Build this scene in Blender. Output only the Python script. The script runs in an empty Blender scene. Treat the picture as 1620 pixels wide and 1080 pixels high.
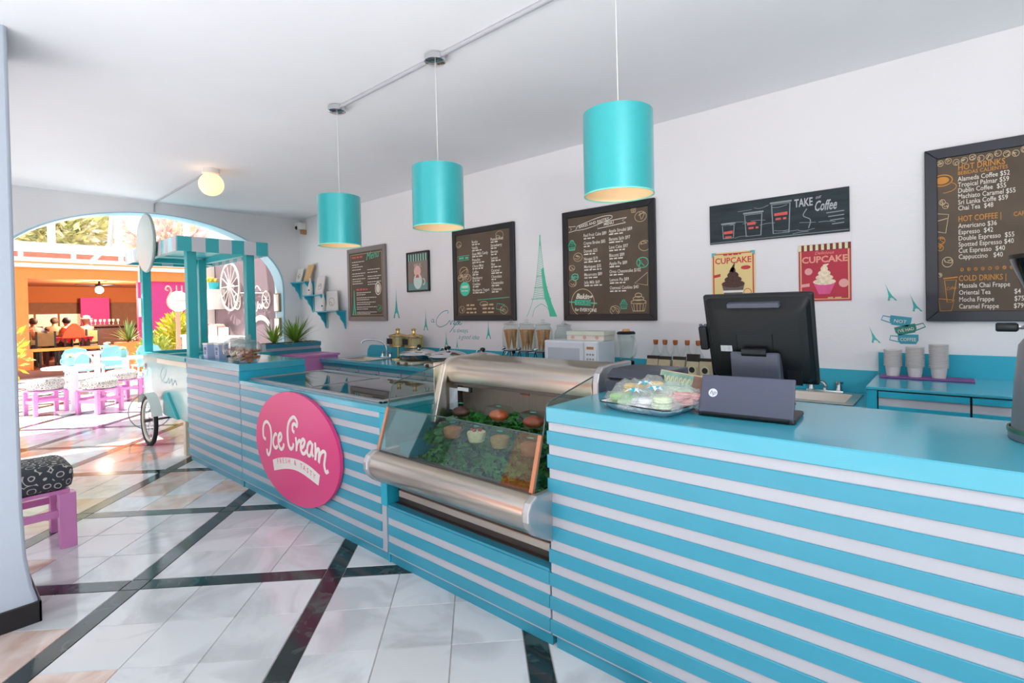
import bpy, bmesh, math, random
from mathutils import Vector, Matrix
random.seed(7)
S = bpy.context.scene
COL = S.collection

# ------------------------------------------------------------------ camera, sky, sun, lights, exposure
cam_d = bpy.data.cameras.new('camera'); cam = bpy.data.objects.new('camera', cam_d); COL.objects.link(cam)
cam_d.sensor_width = 36.0; cam_d.lens = 800.54 / 1620 * 36; cam_d.shift_x = -0.00423; cam_d.shift_y = -0.02541; cam_d.clip_start = 0.02; cam_d.clip_end = 300
_r = Vector((0.76058, 0.64892, -0.02030)); _u = Vector((0.00720, 0.02284, 0.99971)); _f = Vector((-0.64920, 0.76051, -0.01270))
cam.matrix_world = Matrix(((_r.x, _u.x, -_f.x, 0.0324), (_r.y, _u.y, -_f.y, -0.0049), (_r.z, _u.z, -_f.z, 1.5), (0, 0, 0, 1)))
S.camera = cam
wd = bpy.data.worlds.new('sky'); S.world = wd; wd.use_nodes = True
wd.node_tree.nodes['Background'].inputs[0].default_value = (0.80, 0.90, 1.0, 1)
wd.node_tree.nodes['Background'].inputs[1].default_value = 1.0
sd = bpy.data.lights.new('sun', 'SUN'); so = bpy.data.objects.new('sun', sd); COL.objects.link(so)
sd.energy = 9.0; sd.angle = 0.01; sd.color = (1, 0.98, 0.95)
so.rotation_euler = Vector((0.18, 0.2, -1.0)).to_track_quat('-Z', 'Y').to_euler()
fd = bpy.data.lights.new('photo_strobe', 'AREA'); fo = bpy.data.objects.new('photo_strobe', fd); COL.objects.link(fo)
fd.shape = 'DISK'; fd.size = 0.22; fd.energy = 42; fd.color = (1, 0.98, 0.96)
fo.location = (1.0, -0.45, 1.82); fo.rotation_euler = Vector((-0.25, 0.4, 1.1)).to_track_quat('-Z', 'Y').to_euler()
S.view_settings.view_transform = 'Standard'; S.view_settings.look = 'None'
S.view_settings.exposure = 0.78; S.view_settings.gamma = 1.0; S.view_settings.use_curve_mapping = False
try:
    S.cycles.use_denoising = True; S.cycles.max_bounces = 10; S.cycles.transparent_max_bounces = 24
    S.cycles.sample_clamp_indirect = 6.0; S.cycles.caustics_reflective = False; S.cycles.caustics_refractive = False
except Exception: pass

# ------------------------------------------------------------------ materials
def lin(h):
    h = h.lstrip('#'); c = [int(h[i:i + 2], 16) / 255 for i in (0, 2, 4)]
    return tuple(x / 12.92 if x <= 0.04045 else ((x + 0.055) / 1.055) ** 2.4 for x in c) + (1,)
_M = {}
def mat(name, col='#ffffff', rough=0.5, metal=0.0, var=0.0, scale=6.0, bump=0.0, bscale=80.0, emit=0.0, spec=0.5, stretch=None, sheen=0.0, trans=0.0, coat=0.0, rnd=0.0):
    if name in _M: return _M[name]
    m = bpy.data.materials.new(name); m.use_nodes = True; nt = m.node_tree; N = nt.nodes; L = nt.links
    b = N['Principled BSDF']; c = lin(col); b.inputs['Base Color'].default_value = c
    b.inputs['Roughness'].default_value = rough; b.inputs['Metallic'].default_value = metal
    b.inputs['Specular IOR Level'].default_value = spec
    if coat: b.inputs['Coat Weight'].default_value = coat; b.inputs['Coat Roughness'].default_value = 0.08
    if sheen: b.inputs['Sheen Weight'].default_value = sheen
    if trans: b.inputs['Transmission Weight'].default_value = trans
    if emit:
        b.inputs['Emission Color'].default_value = c; b.inputs['Emission Strength'].default_value = emit
    tc = N.new('ShaderNodeTexCoord'); mp = N.new('ShaderNodeMapping'); L.new(tc.outputs['Object'], mp.inputs[0])
    if stretch: mp.inputs['Scale'].default_value = stretch
    if var or rnd:
        n = N.new('ShaderNodeTexNoise'); n.inputs['Scale'].default_value = scale; n.inputs['Detail'].default_value = 5
        L.new(mp.outputs[0], n.inputs['Vector'])
        h = N.new('ShaderNodeHueSaturation'); h.inputs['Color'].default_value = c
        mr = N.new('ShaderNodeMapRange'); mr.inputs[3].default_value = 1 - var; mr.inputs[4].default_value = 1 + var
        mr.inputs[1].default_value = 0.25; mr.inputs[2].default_value = 0.75
        L.new(n.outputs[0], mr.inputs[0])
        if rnd:
            oi = N.new('ShaderNodeObjectInfo'); m2 = N.new('ShaderNodeMapRange'); m2.inputs[3].default_value = 1 - rnd; m2.inputs[4].default_value = 1 + rnd
            L.new(oi.outputs['Random'], m2.inputs[0]); mu = N.new('ShaderNodeMath'); mu.operation = 'MULTIPLY'
            L.new(mr.outputs[0], mu.inputs[0]); L.new(m2.outputs[0], mu.inputs[1]); L.new(mu.outputs[0], h.inputs['Value'])
        else: L.new(mr.outputs[0], h.inputs['Value'])
        L.new(h.outputs[0], b.inputs['Base Color'])
    if bump:
        n = N.new('ShaderNodeTexNoise'); n.inputs['Scale'].default_value = bscale; n.inputs['Detail'].default_value = 3
        L.new(mp.outputs[0], n.inputs['Vector'])
        bp = N.new('ShaderNodeBump'); bp.inputs['Strength'].default_value = bump; bp.inputs['Distance'].default_value = 0.01
        L.new(n.outputs[0], bp.inputs['Height']); L.new(bp.outputs[0], b.inputs['Normal'])
    _M[name] = m; return m
def glass(name, tint='#ffffff', ior=1.45, rough=0.0):
    if name in _M: return _M[name]
    m = bpy.data.materials.new(name); m.use_nodes = True; nt = m.node_tree; N = nt.nodes; L = nt.links
    N.remove(N['Principled BSDF']); o = N['Material Output']
    t = N.new('ShaderNodeBsdfTransparent'); t.inputs[0].default_value = lin(tint)
    g = N.new('ShaderNodeBsdfGlossy'); g.inputs['Roughness'].default_value = rough
    f = N.new('ShaderNodeLayerWeight'); f.inputs[0].default_value = 0.5
    p = N.new('ShaderNodeMath'); p.operation = 'POWER'; p.inputs[1].default_value = 4.0; L.new(f.outputs['Facing'], p.inputs[0])
    F0 = ((ior - 1) / (ior + 1)) ** 2
    q = N.new('ShaderNodeMath'); q.operation = 'MULTIPLY_ADD'; q.inputs[1].default_value = 1 - F0; q.inputs[2].default_value = F0; L.new(p.outputs[0], q.inputs[0])
    x = N.new('ShaderNodeMixShader'); L.new(q.outputs[0], x.inputs[0]); L.new(t.outputs[0], x.inputs[1]); L.new(g.outputs[0], x.inputs[2])
    L.new(x.outputs[0], o.inputs[0]); _M[name] = m; return m
def marble(name, base, vein, rough=0.12, vs=3.0, amt=0.5, rnd=0.06):
    if name in _M: return _M[name]
    m = bpy.data.materials.new(name); m.use_nodes = True; nt = m.node_tree; N = nt.nodes; L = nt.links
    b = N['Principled BSDF']; b.inputs['Roughness'].default_value = rough
    tc = N.new('ShaderNodeTexCoord'); oi = N.new('ShaderNodeObjectInfo'); va = N.new('ShaderNodeVectorMath'); va.operation = 'ADD'
    sc = N.new('ShaderNodeVectorMath'); sc.operation = 'SCALE'; sc.inputs[3].default_value = 37.0
    cb = N.new('ShaderNodeCombineXYZ'); L.new(oi.outputs['Random'], cb.inputs[0]); L.new(oi.outputs['Random'], cb.inputs[1]); L.new(cb.outputs[0], sc.inputs[0])
    ge = N.new('ShaderNodeNewGeometry'); L.new(ge.outputs['Position'], va.inputs[0]); L.new(sc.outputs[0], va.inputs[1])
    n = N.new('ShaderNodeTexNoise'); n.inputs['Scale'].default_value = vs; n.inputs['Detail'].default_value = 7; n.inputs['Distortion'].default_value = 1.6
    L.new(va.outputs[0], n.inputs['Vector'])
    r = N.new('ShaderNodeValToRGB'); e = r.color_ramp.elements
    e[0].position = 0.36; e[0].color = lin(vein); e[1].position = 0.36 + 0.3 * amt; e[1].color = lin(base)
    L.new(n.outputs[0], r.inputs[0])
    h = N.new('ShaderNodeHueSaturation'); L.new(r.outputs[0], h.inputs['Color'])
    mr = N.new('ShaderNodeMapRange'); mr.inputs[3].default_value = 1 - rnd; mr.inputs[4].default_value = 1 + rnd
    L.new(oi.outputs['Random'], mr.inputs[0]); L.new(mr.outputs[0], h.inputs['Value']); L.new(h.outputs[0], b.inputs['Base Color'])
    _M[name] = m; return m
WALL = mat('wall_plaster', '#e9e8ea', 0.75, bump=0.12, bscale=45, var=0.015, scale=2)
CEIL = mat('ceiling_plaster', '#f4f4f8', 0.8, bump=0.1, bscale=25, var=0.02, scale=1.5)
BLUE = mat('blue_paint', '#3799b2', 0.36, var=0.03, scale=4, bump=0.03, bscale=30, coat=0.08)
BLUET = mat('blue_gloss_top', '#43a9c0', 0.2, var=0.03, scale=4, coat=0.35)
BLUED = mat('bright_blue_paint', '#22a9c4', 0.35, var=0.03, scale=4)
WHITE = mat('white_paint', '#b9bbc2', 0.45, var=0.02)
TEAL = mat('cart_teal_paint', '#35aeb4', 0.4, var=0.04)
PALE = mat('pale_teal_paint', '#8fcfd2', 0.25, var=0.04, coat=0.4)
STEEL = mat('brushed_steel', '#cdc2b6', 0.3, metal=1.0, var=0.05, scale=3, stretch=(0.3, 1, 60))
STEELD = mat('dark_steel', '#6d6460', 0.4, metal=0.9, var=0.06, stretch=(0.3, 1, 40))
CHROME = mat('chrome', '#d8d8da', 0.12, metal=1.0)
ALU = mat('aluminium', '#b9babd', 0.35, metal=0.9)
BLACK = mat('black_paint', '#15171b', 0.4, var=0.05)
BPLAS = mat('black_plastic', '#0f1317', 0.42, bump=0.02, spec=.35)
GPLAS = mat('grey_plastic', '#474b59', 0.45, bump=0.04, bscale=200)
GLASS = glass('clear_glass', '#f4f8f6', 1.5)
CASEG = glass('case_glass', '#eef5f2', 1.7)
FREEZG = glass('freezer_glass', '#d8e8ee', 3.0)
PINKP = mat('pink_paint', '#d98cc4', 0.4, var=0.04)
MAG = mat('magenta_vinyl', '#dd3f80', 0.3, var=0.03, scale=2)
OFFW = mat('off_white', '#e9e5df', 0.5, var=0.02)
ORANGE = mat('orange_plaster', '#f3813f', 0.8, var=0.05, bump=0.1)
LEAF = mat('leaf_green', '#5d8a2c', 0.5, var=0.35, scale=9)

# ------------------------------------------------------------------ mesh helpers
class MB:
    def __init__(s): s.v = []; s.f = []
    def add(s, vs, fs):
        o = len(s.v); s.v += [tuple(x) for x in vs]; s.f += [tuple(i + o for i in f) for f in fs]; return s
    def box(s, a, b):
        (x0, y0, z0), (x1, y1, z1) = a, b
        return s.add([(x0, y0, z0), (x1, y0, z0), (x1, y1, z0), (x0, y1, z0), (x0, y0, z1), (x1, y0, z1), (x1, y1, z1), (x0, y1, z1)],
                     [(3, 2, 1, 0), (4, 5, 6, 7), (0, 1, 5, 4), (1, 2, 6, 5), (2, 3, 7, 6), (3, 0, 4, 7)])
    def cyl(s, p, q, r0, r1=None, n=16, caps=True):
        r1 = r0 if r1 is None else r1; p = Vector(p); q = Vector(q); d = (q - p).normalized()
        a = d.orthogonal().normalized(); b = d.cross(a); vs = []
        for c, r in ((p, r0), (q, r1)):
            for i in range(n):
                t = 2 * math.pi * i / n; vs.append(c + (a * math.cos(t) + b * math.sin(t)) * r)
        fs = [(i, (i + 1) % n, n + (i + 1) % n, n + i) for i in range(n)]
        if caps: fs += [tuple(range(n - 1, -1, -1)), tuple(range(n, 2 * n))]
        return s.add(vs, fs)
    def lathe(s, prof, c=(0, 0, 0), n=24, axis='z', cap=True):
        vs = []; fs = []
        for r, h in prof:
            for i in range(n):
                t = 2 * math.pi * i / n; x, y = r * math.cos(t), r * math.sin(t)
                vs.append({'z': (c[0] + x, c[1] + y, c[2] + h), 'y': (c[0] + x, c[1] - h, c[2] + y), 'x': (c[0] + h, c[1] + x, c[2] + y)}[axis])
        m = len(prof)
        for k in range(m - 1):
            for i in range(n): fs.append((k * n + i, k * n + (i + 1) % n, (k + 1) * n + (i + 1) % n, (k + 1) * n + i))
        if cap:
            if prof[0][0] > 1e-4: fs.append(tuple(range(n - 1, -1, -1)))
            if prof[-1][0] > 1e-4: fs.append(tuple(range((m - 1) * n, m * n)))
        return s.add(vs, fs)
    def sphere(s, c, r, n=16, sz=1.0, sx=1.0, sy=1.0):
        m = max(4, n // 2); vs = []; fs = []
        for k in range(m + 1):
            a = math.pi * k / m
            for i in range(n):
                t = 2 * math.pi * i / n
                vs.append((c[0] + r * sx * math.sin(a) * math.cos(t), c[1] + r * sy * math.sin(a) * math.sin(t), c[2] - r * sz * math.cos(a)))
        for k in range(m):
            for i in range(n): fs.append((k * n + i, k * n + (i + 1) % n, (k + 1) * n + (i + 1) % n, (k + 1) * n + i))
        return s.add(vs, fs)
    def tube(s, pts, r, n=8, closed=False, caps=True):
        pts = [Vector(p) for p in pts]; m = len(pts); vs = []; fs = []; prev = None
        for k, p in enumerate(pts):
            if closed: d = pts[(k + 1) % m] - pts[k - 1]
            else: d = pts[min(k + 1, m - 1)] - pts[max(k - 1, 0)]
            d = d.normalized() if d.length > 1e-9 else Vector((0, 0, 1))
            a = d.orthogonal().normalized() if prev is None else (prev - d * prev.dot(d)).normalized()
            prev = a; b = d.cross(a); rr = r[k] if isinstance(r, (list, tuple)) else r
            for i in range(n):
                t = 2 * math.pi * i / n; vs.append(p + (a * math.cos(t) + b * math.sin(t)) * rr)
        K = m if closed else m - 1
        for k in range(K):
            k2 = (k + 1) % m
            for i in range(n): fs.append((k * n + i, k * n + (i + 1) % n, k2 * n + (i + 1) % n, k2 * n + i))
        if caps and not closed: fs += [tuple(range(n - 1, -1, -1)), tuple(range((m - 1) * n, m * n))]
        return s.add(vs, fs)
    def prism(s, poly, a, b, axis='x'):
        """poly: 2-D outline; swept from a to b along axis (x: poly=(y,z); y: poly=(x,z); z: poly=(x,y))"""
        n = len(poly); P = {'x': lambda t, p: (t, p[0], p[1]), 'y': lambda t, p: (p[0], t, p[1]), 'z': lambda t, p: (p[0], p[1], t)}[axis]
        vs = [P(a, p) for p in poly] + [P(b, p) for p in poly]
        fs = [(i, (i + 1) % n, n + (i + 1) % n, n + i) for i in range(n)] + [tuple(range(n - 1, -1, -1)), tuple(range(n, 2 * n))]
        return s.add(vs, fs)
    def sheet(s, prof, a, b, t=0.004):
        """an open (y,z) profile swept along x as a plate of thickness t"""
        out = []
        for k, p in enumerate(prof):
            q = Vector(prof[min(k + 1, len(prof) - 1)]) - Vector(prof[max(k - 1, 0)]); q.normalize()
            out.append((p[0] - q.y * t, p[1] + q.x * t))
        return s.strip_solid(prof, out, a, b)
    def strip_solid(s, p1, p2, a, b):
        n = len(p1); vs = [(a, *p) for p in p1] + [(a, *p) for p in p2] + [(b, *p) for p in p1] + [(b, *p) for p in p2]; fs = []
        for i in range(n - 1):
            fs += [(i, i + 1, 2 * n + i + 1, 2 * n + i), (n + i + 1, n + i, 3 * n + i, 3 * n + i + 1), (i + 1, i, n + i, n + i + 1), (2 * n + i, 2 * n + i + 1, 3 * n + i + 1, 3 * n + i)]
        fs += [(0, 2 * n, 3 * n, n), (2 * n - 1, 4 * n - 1, 3 * n - 1, n - 1)]
        return s.add(vs, fs)
    def xf(s, M, k=0):
        s.v = s.v[:k] + [tuple(M @ Vector(p)) for p in s.v[k:]]; return s
    # flat graphics on the plane y = const, facing -Y; u -> x, v -> z
    def poly(s, pts, y): return s.add([(p[0], y, p[1]) for p in pts], [tuple(range(len(pts)))])
    def disc(s, c, r, y, n=20, rz=None):
        rz = r if rz is None else rz
        return s.poly([(c[0] + r * math.cos(2 * math.pi * i / n), c[1] + rz * math.sin(2 * math.pi * i / n)) for i in range(n)], y)
    def rib(s, pts, w, y, closed=False):
        """a drawn stroke; w may be a list"""
        P = [Vector(p) for p in pts]; m = len(P)
        if closed: P.append(P[0]); m += 1
        vs = []; fs = []
        for k in range(m):
            d = P[min(k + 1, m - 1)] - P[max(k - 1, 0)]
            if closed and k in (0, m - 1): d = P[1] - P[m - 2]
            if d.length < 1e-9: d = Vector((1, 0))
            d.normalize(); ww = (w[k] if isinstance(w, (list, tuple)) else w) / 2
            vs += [(P[k].x - d.y * ww, y, P[k].y + d.x * ww), (P[k].x + d.y * ww, y, P[k].y - d.x * ww)]
        for k in range(m - 1): fs.append((2 * k, 2 * k + 1, 2 * k + 3, 2 * k + 2))
        s.add(vs, fs)
        if not closed:
            for k in (0, m - 1): s.disc(P[k], (w[k] if isinstance(w, (list, tuple)) else w) / 2, y + 0.00025, 8)
        return s
    def ring(s, c, r, w, y, rz=None, n=28, a0=0, a1=2 * math.pi):
        rz = r if rz is None else rz; full = abs(a1 - a0 - 2 * math.pi) < 1e-6
        return s.rib([(c[0] + r * math.cos(a0 + (a1 - a0) * i / n), c[1] + rz * math.sin(a0 + (a1 - a0) * i / n)) for i in range(n + (0 if full else 1))], w, y, closed=full)
    def text(s, t, x, z, size, y, align='LEFT', shear=0.0, bold=0.0, sx=1.0, rot=0.0, space=1.0):
        c = bpy.data.curves.new('t', 'FONT'); c.body = t; c.size = size; c.align_x = align; c.shear = shear; c.offset = bold * size; c.resolution_u = 2; c.space_character = space
        o = bpy.data.objects.new('t', c); me = bpy.data.meshes.new_from_object(o)
        cr, sr = math.cos(rot), math.sin(rot)
        s.add([(x + (v.co.x * sx * cr - v.co.y * sr), y, z + (v.co.x * sx * sr + v.co.y * cr)) for v in me.vertices], [tuple(p.vertices) for p in me.polygons])
        bpy.data.objects.remove(o); bpy.data.curves.remove(c); bpy.data.meshes.remove(me); return s
    def build(s, name, m, parent=None, smooth=None, bev=0.0, seg=1, inv=None):
        me = bpy.data.meshes.new(name); me.from_pydata(s.v, [], s.f); me.materials.append(m if not isinstance(m, str) else _M[m])
        if smooth:
            me.shade_smooth()
            if smooth < 180: me.set_sharp_from_angle(angle=math.radians(smooth))
        o = bpy.data.objects.new(name, me); COL.objects.link(o)
        if bev:
            b = o.modifiers.new('bevel', 'BEVEL'); b.width = bev; b.segments = seg; b.limit_method = 'ANGLE'; b.angle_limit = math.radians(40)
        if parent is not None: link(o, parent)
        return o
def link(o, parent):
    o.parent = parent
    if parent.type == 'EMPTY' and parent.get('_w'): o.matrix_parent_inverse = Matrix.Translation(-Vector(parent.location))
def tag(o, label, cat, group=None, kind=None):
    if label: o['label'] = label
    if cat: o['category'] = cat
    if group: o['group'] = group
    if kind: o['kind'] = kind
    return o
def thing(name, label, cat, loc=(0, 0, 0), rz=0.0, group=None, world=True):
    """an Empty at the thing's base; world=True: its parts are given in room coordinates"""
    o = bpy.data.objects.new(name, None); COL.objects.link(o); o.location = loc; o.rotation_euler = (0, 0, rz); o.empty_display_size = 0.05
    if world: o['_w'] = 1
    return tag(o, label, cat, group)
def dup(root, loc=None, rz=None, label=None, group=None, scale=None):
    r = root.copy(); COL.objects.link(r)
    if loc is not None: r.location = loc
    if rz is not None: r.rotation_euler = (0, 0, rz)
    if scale: r.scale = (scale,) * 3
    if label: r['label'] = label
    if group: r['group'] = group
    for ch in list(root.children):
        c = ch.copy(); COL.objects.link(c); c.parent = r
        for g in list(ch.children):
            d = g.copy(); COL.objects.link(d); d.parent = c
    return r
def struct(o, label=None, kind='structure'):
    o['kind'] = kind
    if label: o['label'] = label
    return o
def cat_spline(pts, k=6, closed=False):
    P = [Vector(p) for p in pts]; n = len(P); out = []
    for i in range(n if closed else n - 1):
        p0, p1, p2, p3 = (P[(i - 1) % n], P[i], P[(i + 1) % n], P[(i + 2) % n]) if closed else (P[max(i - 1, 0)], P[i], P[i + 1], P[min(i + 2, n - 1)])
        for j in range(k):
            t = j / k; out.append(0.5 * (2 * p1 + (p2 - p0) * t + (2 * p0 - 5 * p1 + 4 * p2 - p3) * t * t + (3 * p1 - p0 - 3 * p2 + p3) * t ** 3))
    if not closed: out.append(P[-1])
    return out
def arc(c, r, a0, a1, n=8): return [(c[0] + r * math.cos(math.radians(a0 + (a1 - a0) * i / n)), c[1] + r * math.sin(math.radians(a0 + (a1 - a0) * i / n))) for i in range(n + 1)]

YC, YW, ZC, XE = 1.728, 3.68, 2.897, -7.36
ZF = 0.028

# ------------------------------------------------------------------ the room
PITCH, BAND = 1.065, 0.106
TS = (PITCH - BAND) / 3 - 0.003
U0, V0 = -0.8125, 2.895
MW = marble('white_marble', '#d9dadb', '#c3c4c6', 0.1, 2.2, 0.6)
MP = marble('pink_marble', '#dccabf', '#cbaa98', 0.1, 3.0, 0.8, 0.08)
MG = marble('dark_green_marble', '#1f2b2c', '#3d4b49', 0.12, 9.0, 0.35, 0.15)
GROUT = mat('grout', '#a59c95', 0.8, var=0.1)
fl = MB().box((-17.4, -9, -0.05), (7.0, 6.0, -0.004)).build('floor', GROUT); fl.location = (0, 0, ZF); struct(fl, 'polished marble tile floor laid on the diagonal with dark bands')
R2 = math.sqrt(0.5)
def uv2xy(u, v): return ((u - v) * R2, (u + v) * R2)
tm = {}
def tile_mesh(key, w, h, m):
    if key not in tm:
        a, b = w / 2, h / 2; i = 0.002
        me = bpy.data.meshes.new(key)
        me.from_pydata([(-a, -b, -0.004), (a, -b, -0.004), (a, b, -0.004), (-a, b, -0.004), (-a + i, -b + i, 0), (a - i, -b + i, 0), (a - i, b - i, 0), (-a + i, b - i, 0)], [],
                       [(4, 5, 6, 7), (0, 1, 5, 4), (1, 2, 6, 5), (2, 3, 7, 6), (3, 0, 4, 7)])
        me.materials.append(m); tm[key] = me
    return tm[key]
pieces = []
rt = random.Random(3)
for i in range(-14, 8):
    for j in range(-8, 16):
        u = U0 + i * PITCH; v = V0 + j * PITCH
        pieces.append((u, v, 'corner', BAND - .003, BAND - .003, MG))
        pieces.append((u, v + PITCH / 2, 'strip_a', BAND - .003, PITCH - BAND - .003, MG))
        pieces.append((u + PITCH / 2, v, 'strip_b', PITCH - BAND - .003, BAND - .003, MG))
        for a in range(3):
            for b in range(3):
                tu = u + BAND / 2 + (a + .5) * (PITCH - BAND) / 3; tv = v + BAND / 2 + (b + .5) * (PITCH - BAND) / 3
                x, y = uv2xy(tu, tv)
                pk = 0.0 if x > -3.1 else 0.2
                if -3.3 < x < -2.6 and -.1 < y < 0.42 : pk = 1.0
                mm = MP if rt.random() < pk else MW
                pieces.append((tu, tv, 'tile_' + mm.name, TS, TS, mm))
def seen(x, y):
    d = Vector((x, y, -1.5)); w = d.dot(_f)
    if w < 0.3: return None
    px = 817 + 800 * d.dot(_r) / w; py = 499 - 800 * d.dot(_u) / w
    return (px, py) if -30 < px < 1100 and 560 < py < 1110 else None
cand = []; rest = []
for p in pieces:
    x, y = uv2xy(p[0], p[1])
    if not (-17.2 < x < 2.6 and -5 < y < 5.2): continue
    if x > -7.0 and y > 3.5: continue
    q = seen(x, y)
    hid = (-5.9 < x and y > 1.9) or (x < -3.4 and y < 0.1)
    if q and not hid: cand.append((x * x + y * y, x, y, p))
    else: rest.append((x, y, p))
cand.sort(key=lambda c: c[0])
for d, x, y, p in cand[:300]:
    o = bpy.data.objects.new('floor_tile' if p[2][0] == 't' else 'border_tile', tile_mesh(p[2], p[3], p[4], p[5])); COL.objects.link(o)
    o.location = (x, y, 0); o.rotation_euler = (0, 0, math.pi / 4); o.parent = fl
rest += [(x, y, p) for d, x, y, p in cand[300:]]
for nm, mm in (('white_tile_field', MW), ('pink_tile_field', MP), ('dark_band_field', MG)):
    b = MB()
    for x, y, p in rest:
        if p[5] is mm:
            me = tile_mesh(p[2], p[3], p[4], p[5]); Mx = Matrix.Translation((x, y, 0)) @ Matrix.Rotation(math.pi / 4, 4, 'Z')
            b.add([Mx @ v.co for v in me.vertices], [tuple(f.vertices) for f in me.polygons])
    o = b.build(nm, mm, fl); o['kind'] = 'stuff'
# back wall, ceiling, right wall
struct(MB().box((-7.65, YW, 0), (2.6, YW + .2, ZC + .15)).build('wall_back', WALL), 'white plastered back wall behind the counters')
struct(MB().box((-7.65, -0.55, ZC), (2.6, YW, ZC + .18)).build('ceiling', CEIL), 'flat white plastered ceiling')
struct(MB().box((2.6, -.55, 0), (2.8, YW + .2, ZC + .18)).build('wall_right', WALL), 'white plastered side wall')
struct(MB().box((-3.5, -4.7, 0), (7, -4.5, 4.6)).build('wall_sky_block', mat('sky_block_plaster', '#d9d9db', .8), ), 'unseen pale wall added behind the photographer to block the sky')  # unseen wall, added to hold back sky light from the counter fronts
# far wall with its arch
AC, AR, AS, AH = 1.905, 1.53, 1.89, 0.875
ap = [(AC - AR, 0.0)] + [(AC - AR * math.cos(math.pi * i / 32), AS + AH * math.sin(math.pi * i / 32)) for i in range(33)] + [(AC + AR, 0.0)]
poly = [(-0.55, 0.0), (-0.55, ZC)]
wf = MB()
top = ZC
for x0 in (XE,):
    n = len(ap)
    vs = [(x0, *p) for p in ap] + [(x0 - .25, *p) for p in ap]; up = [(x0, min(max(p[0], -0.55), YW), top) for p in ap] + [(x0 - .25, min(max(p[0], -.55), YW), top) for p in ap]
    fs = []
    N = 2 * n
    for i in range(1, n - 2):
        fs += [(i, i + 1, N + i + 1, N + i), (n + i + 1, n + i, N + n + i, N + n + i + 1)]
    wf.add(vs + up, fs)
    wf.box((x0 - .25, -0.55, 0), (x0, AC - AR, top)); wf.box((x0 - .25, AC + AR, 0), (x0, YW, top))
struct(wf.build('wall_far', WALL), 'white plastered end wall with a wide arched opening')
ar = MB(); n = len(ap)
ring2 = [(AC + (p[0] - AC) * 0.985, p[1] - 0.012 if p[1] > 0.1 else p[1]) for p in ap]
ar.add([(XE + .002, *p) for p in ap] + [(XE - .252, *p) for p in ap] + [(XE + .002, *p) for p in ring2] + [(XE - .252, *p) for p in ring2],
       [f for i in range(n - 1) for f in ((i, i + 1, n + i + 1, n + i), (2 * n + i + 1, 2 * n + i, 3 * n + i, 3 * n + i + 1), (i + 1, i, 2 * n + i, 2 * n + i + 1), (n + i, n + i + 1, 3 * n + i + 1, 3 * n + i))])
struct(ar.build('trim_1', mat('pale_blue_soffit', '#a8d3e2', 0.5, var=.02), smooth=40), 'pale blue painted lining of the archway')
aw = MB()
for a, b in ((-7.36, -5.75), (-5.45, -3.85)):
    c_, w_ = (a + b) / 2, (b - a) / 2; k_ = 16; pts = [(c_ - w_ * math.cos(math.pi * i / k_), 1.75 + .55 * math.sin(math.pi * i / k_)) for i in range(k_ + 1)]
    aw.add([(p[0], y, p[1]) for y in (-.55, -.35) for p in pts] + [(p[0], y, ZC) for y in (-.55, -.35) for p in pts],
           [f for i in range(k_) for f in ((i, i + 1, 2 * k_ + 2 + i + 1, 2 * k_ + 2 + i), (k_ + 1 + i + 1, k_ + 1 + i, 3 * k_ + 3 + i, 3 * k_ + 3 + i + 1), (i + 1, i, k_ + 1 + i, k_ + 1 + i + 1))])
aw.box((-5.75, -.55, 0), (-5.45, -.35, ZC)); struct(aw.build('wall_arcade', WALL), 'white arcade wall along the open side')
# near pier on the left with its black skirting
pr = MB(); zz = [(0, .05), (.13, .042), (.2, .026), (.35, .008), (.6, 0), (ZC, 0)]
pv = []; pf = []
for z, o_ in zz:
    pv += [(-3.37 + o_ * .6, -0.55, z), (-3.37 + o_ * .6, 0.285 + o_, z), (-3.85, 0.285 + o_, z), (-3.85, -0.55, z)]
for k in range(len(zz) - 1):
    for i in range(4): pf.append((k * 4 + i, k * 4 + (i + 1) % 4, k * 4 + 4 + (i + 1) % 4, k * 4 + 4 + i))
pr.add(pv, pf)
struct(pr.build('wall_left', mat('shaded_pier_plaster', '#b3bcc8', .75, bump=.15, bscale=35, var=.02), smooth=50, bev=.015, seg=2), 'white plastered pier beside the open front')  # white plaster with the pier's cool shade put into its colour
bb = MB().box((-3.35, -0.56, ZF), (-3.336, 0.338, .13)).box((-3.86, 0.326, ZF), (-3.336, 0.338, .13))
struct(bb.build('baseboard_left', mat('black_stone', '#15161a', .3, var=.3, scale=20), bev=.003), 'black stone skirting at the foot of the pier')
# ------------------------------------------------------------------ front counters
SL, SH = 0.1025, 0.058
def slat_tops(zmax): return [1.076 - SL * k for k in range(1, 10) if 1.076 - SL * k <= zmax + 1e-6]
def striped(t, x0, x1, y, ztop, left=None, right=None, yb=None):
    """proud blue slats along the front (and round the ends) of a counter"""
    for z in slat_tops(ztop):
        m = MB().box((x0, y, z - SH), (x1, y + .013, z))
        if left: m.box((x0, y + .013, z - SH), (x0 + .013, yb, z))
        if right: m.box((x1 - .013, y + .013, z - SH), (x1, yb, z))
        m.build('slat', BLUE, t, bev=.002)
# raised block at the left end
t = thing('raised_counter', 'striped blue and white raised counter block carrying the cookie jars', 'counter', (-5.23, 2.0, 0))
MB().box((-5.888, YC + .006, .085), (-4.572, 2.3, 1.012)).build('carcass', WHITE, t)
MB().box((-5.9, YC, 1.012), (-4.56, 2.31, 1.076)).build('worktop', BLUET, t, bev=.004)
MB().box((-4.574, YC, .94), (-4.558, 2.31, 1.013)).build('side_panel', BLUED, t)
MB().box((-4.575, YC + .013, .0), (-4.56, 2.31, .945)).build('inner_panel', BLUED, t)
striped(t, -5.9, -4.56, YC, .98, left=True, yb=2.3)
MB().box((-5.88, YC + .02, 0), (-4.56, 2.3, .086)).build('plinth', BLUE, t)
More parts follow.
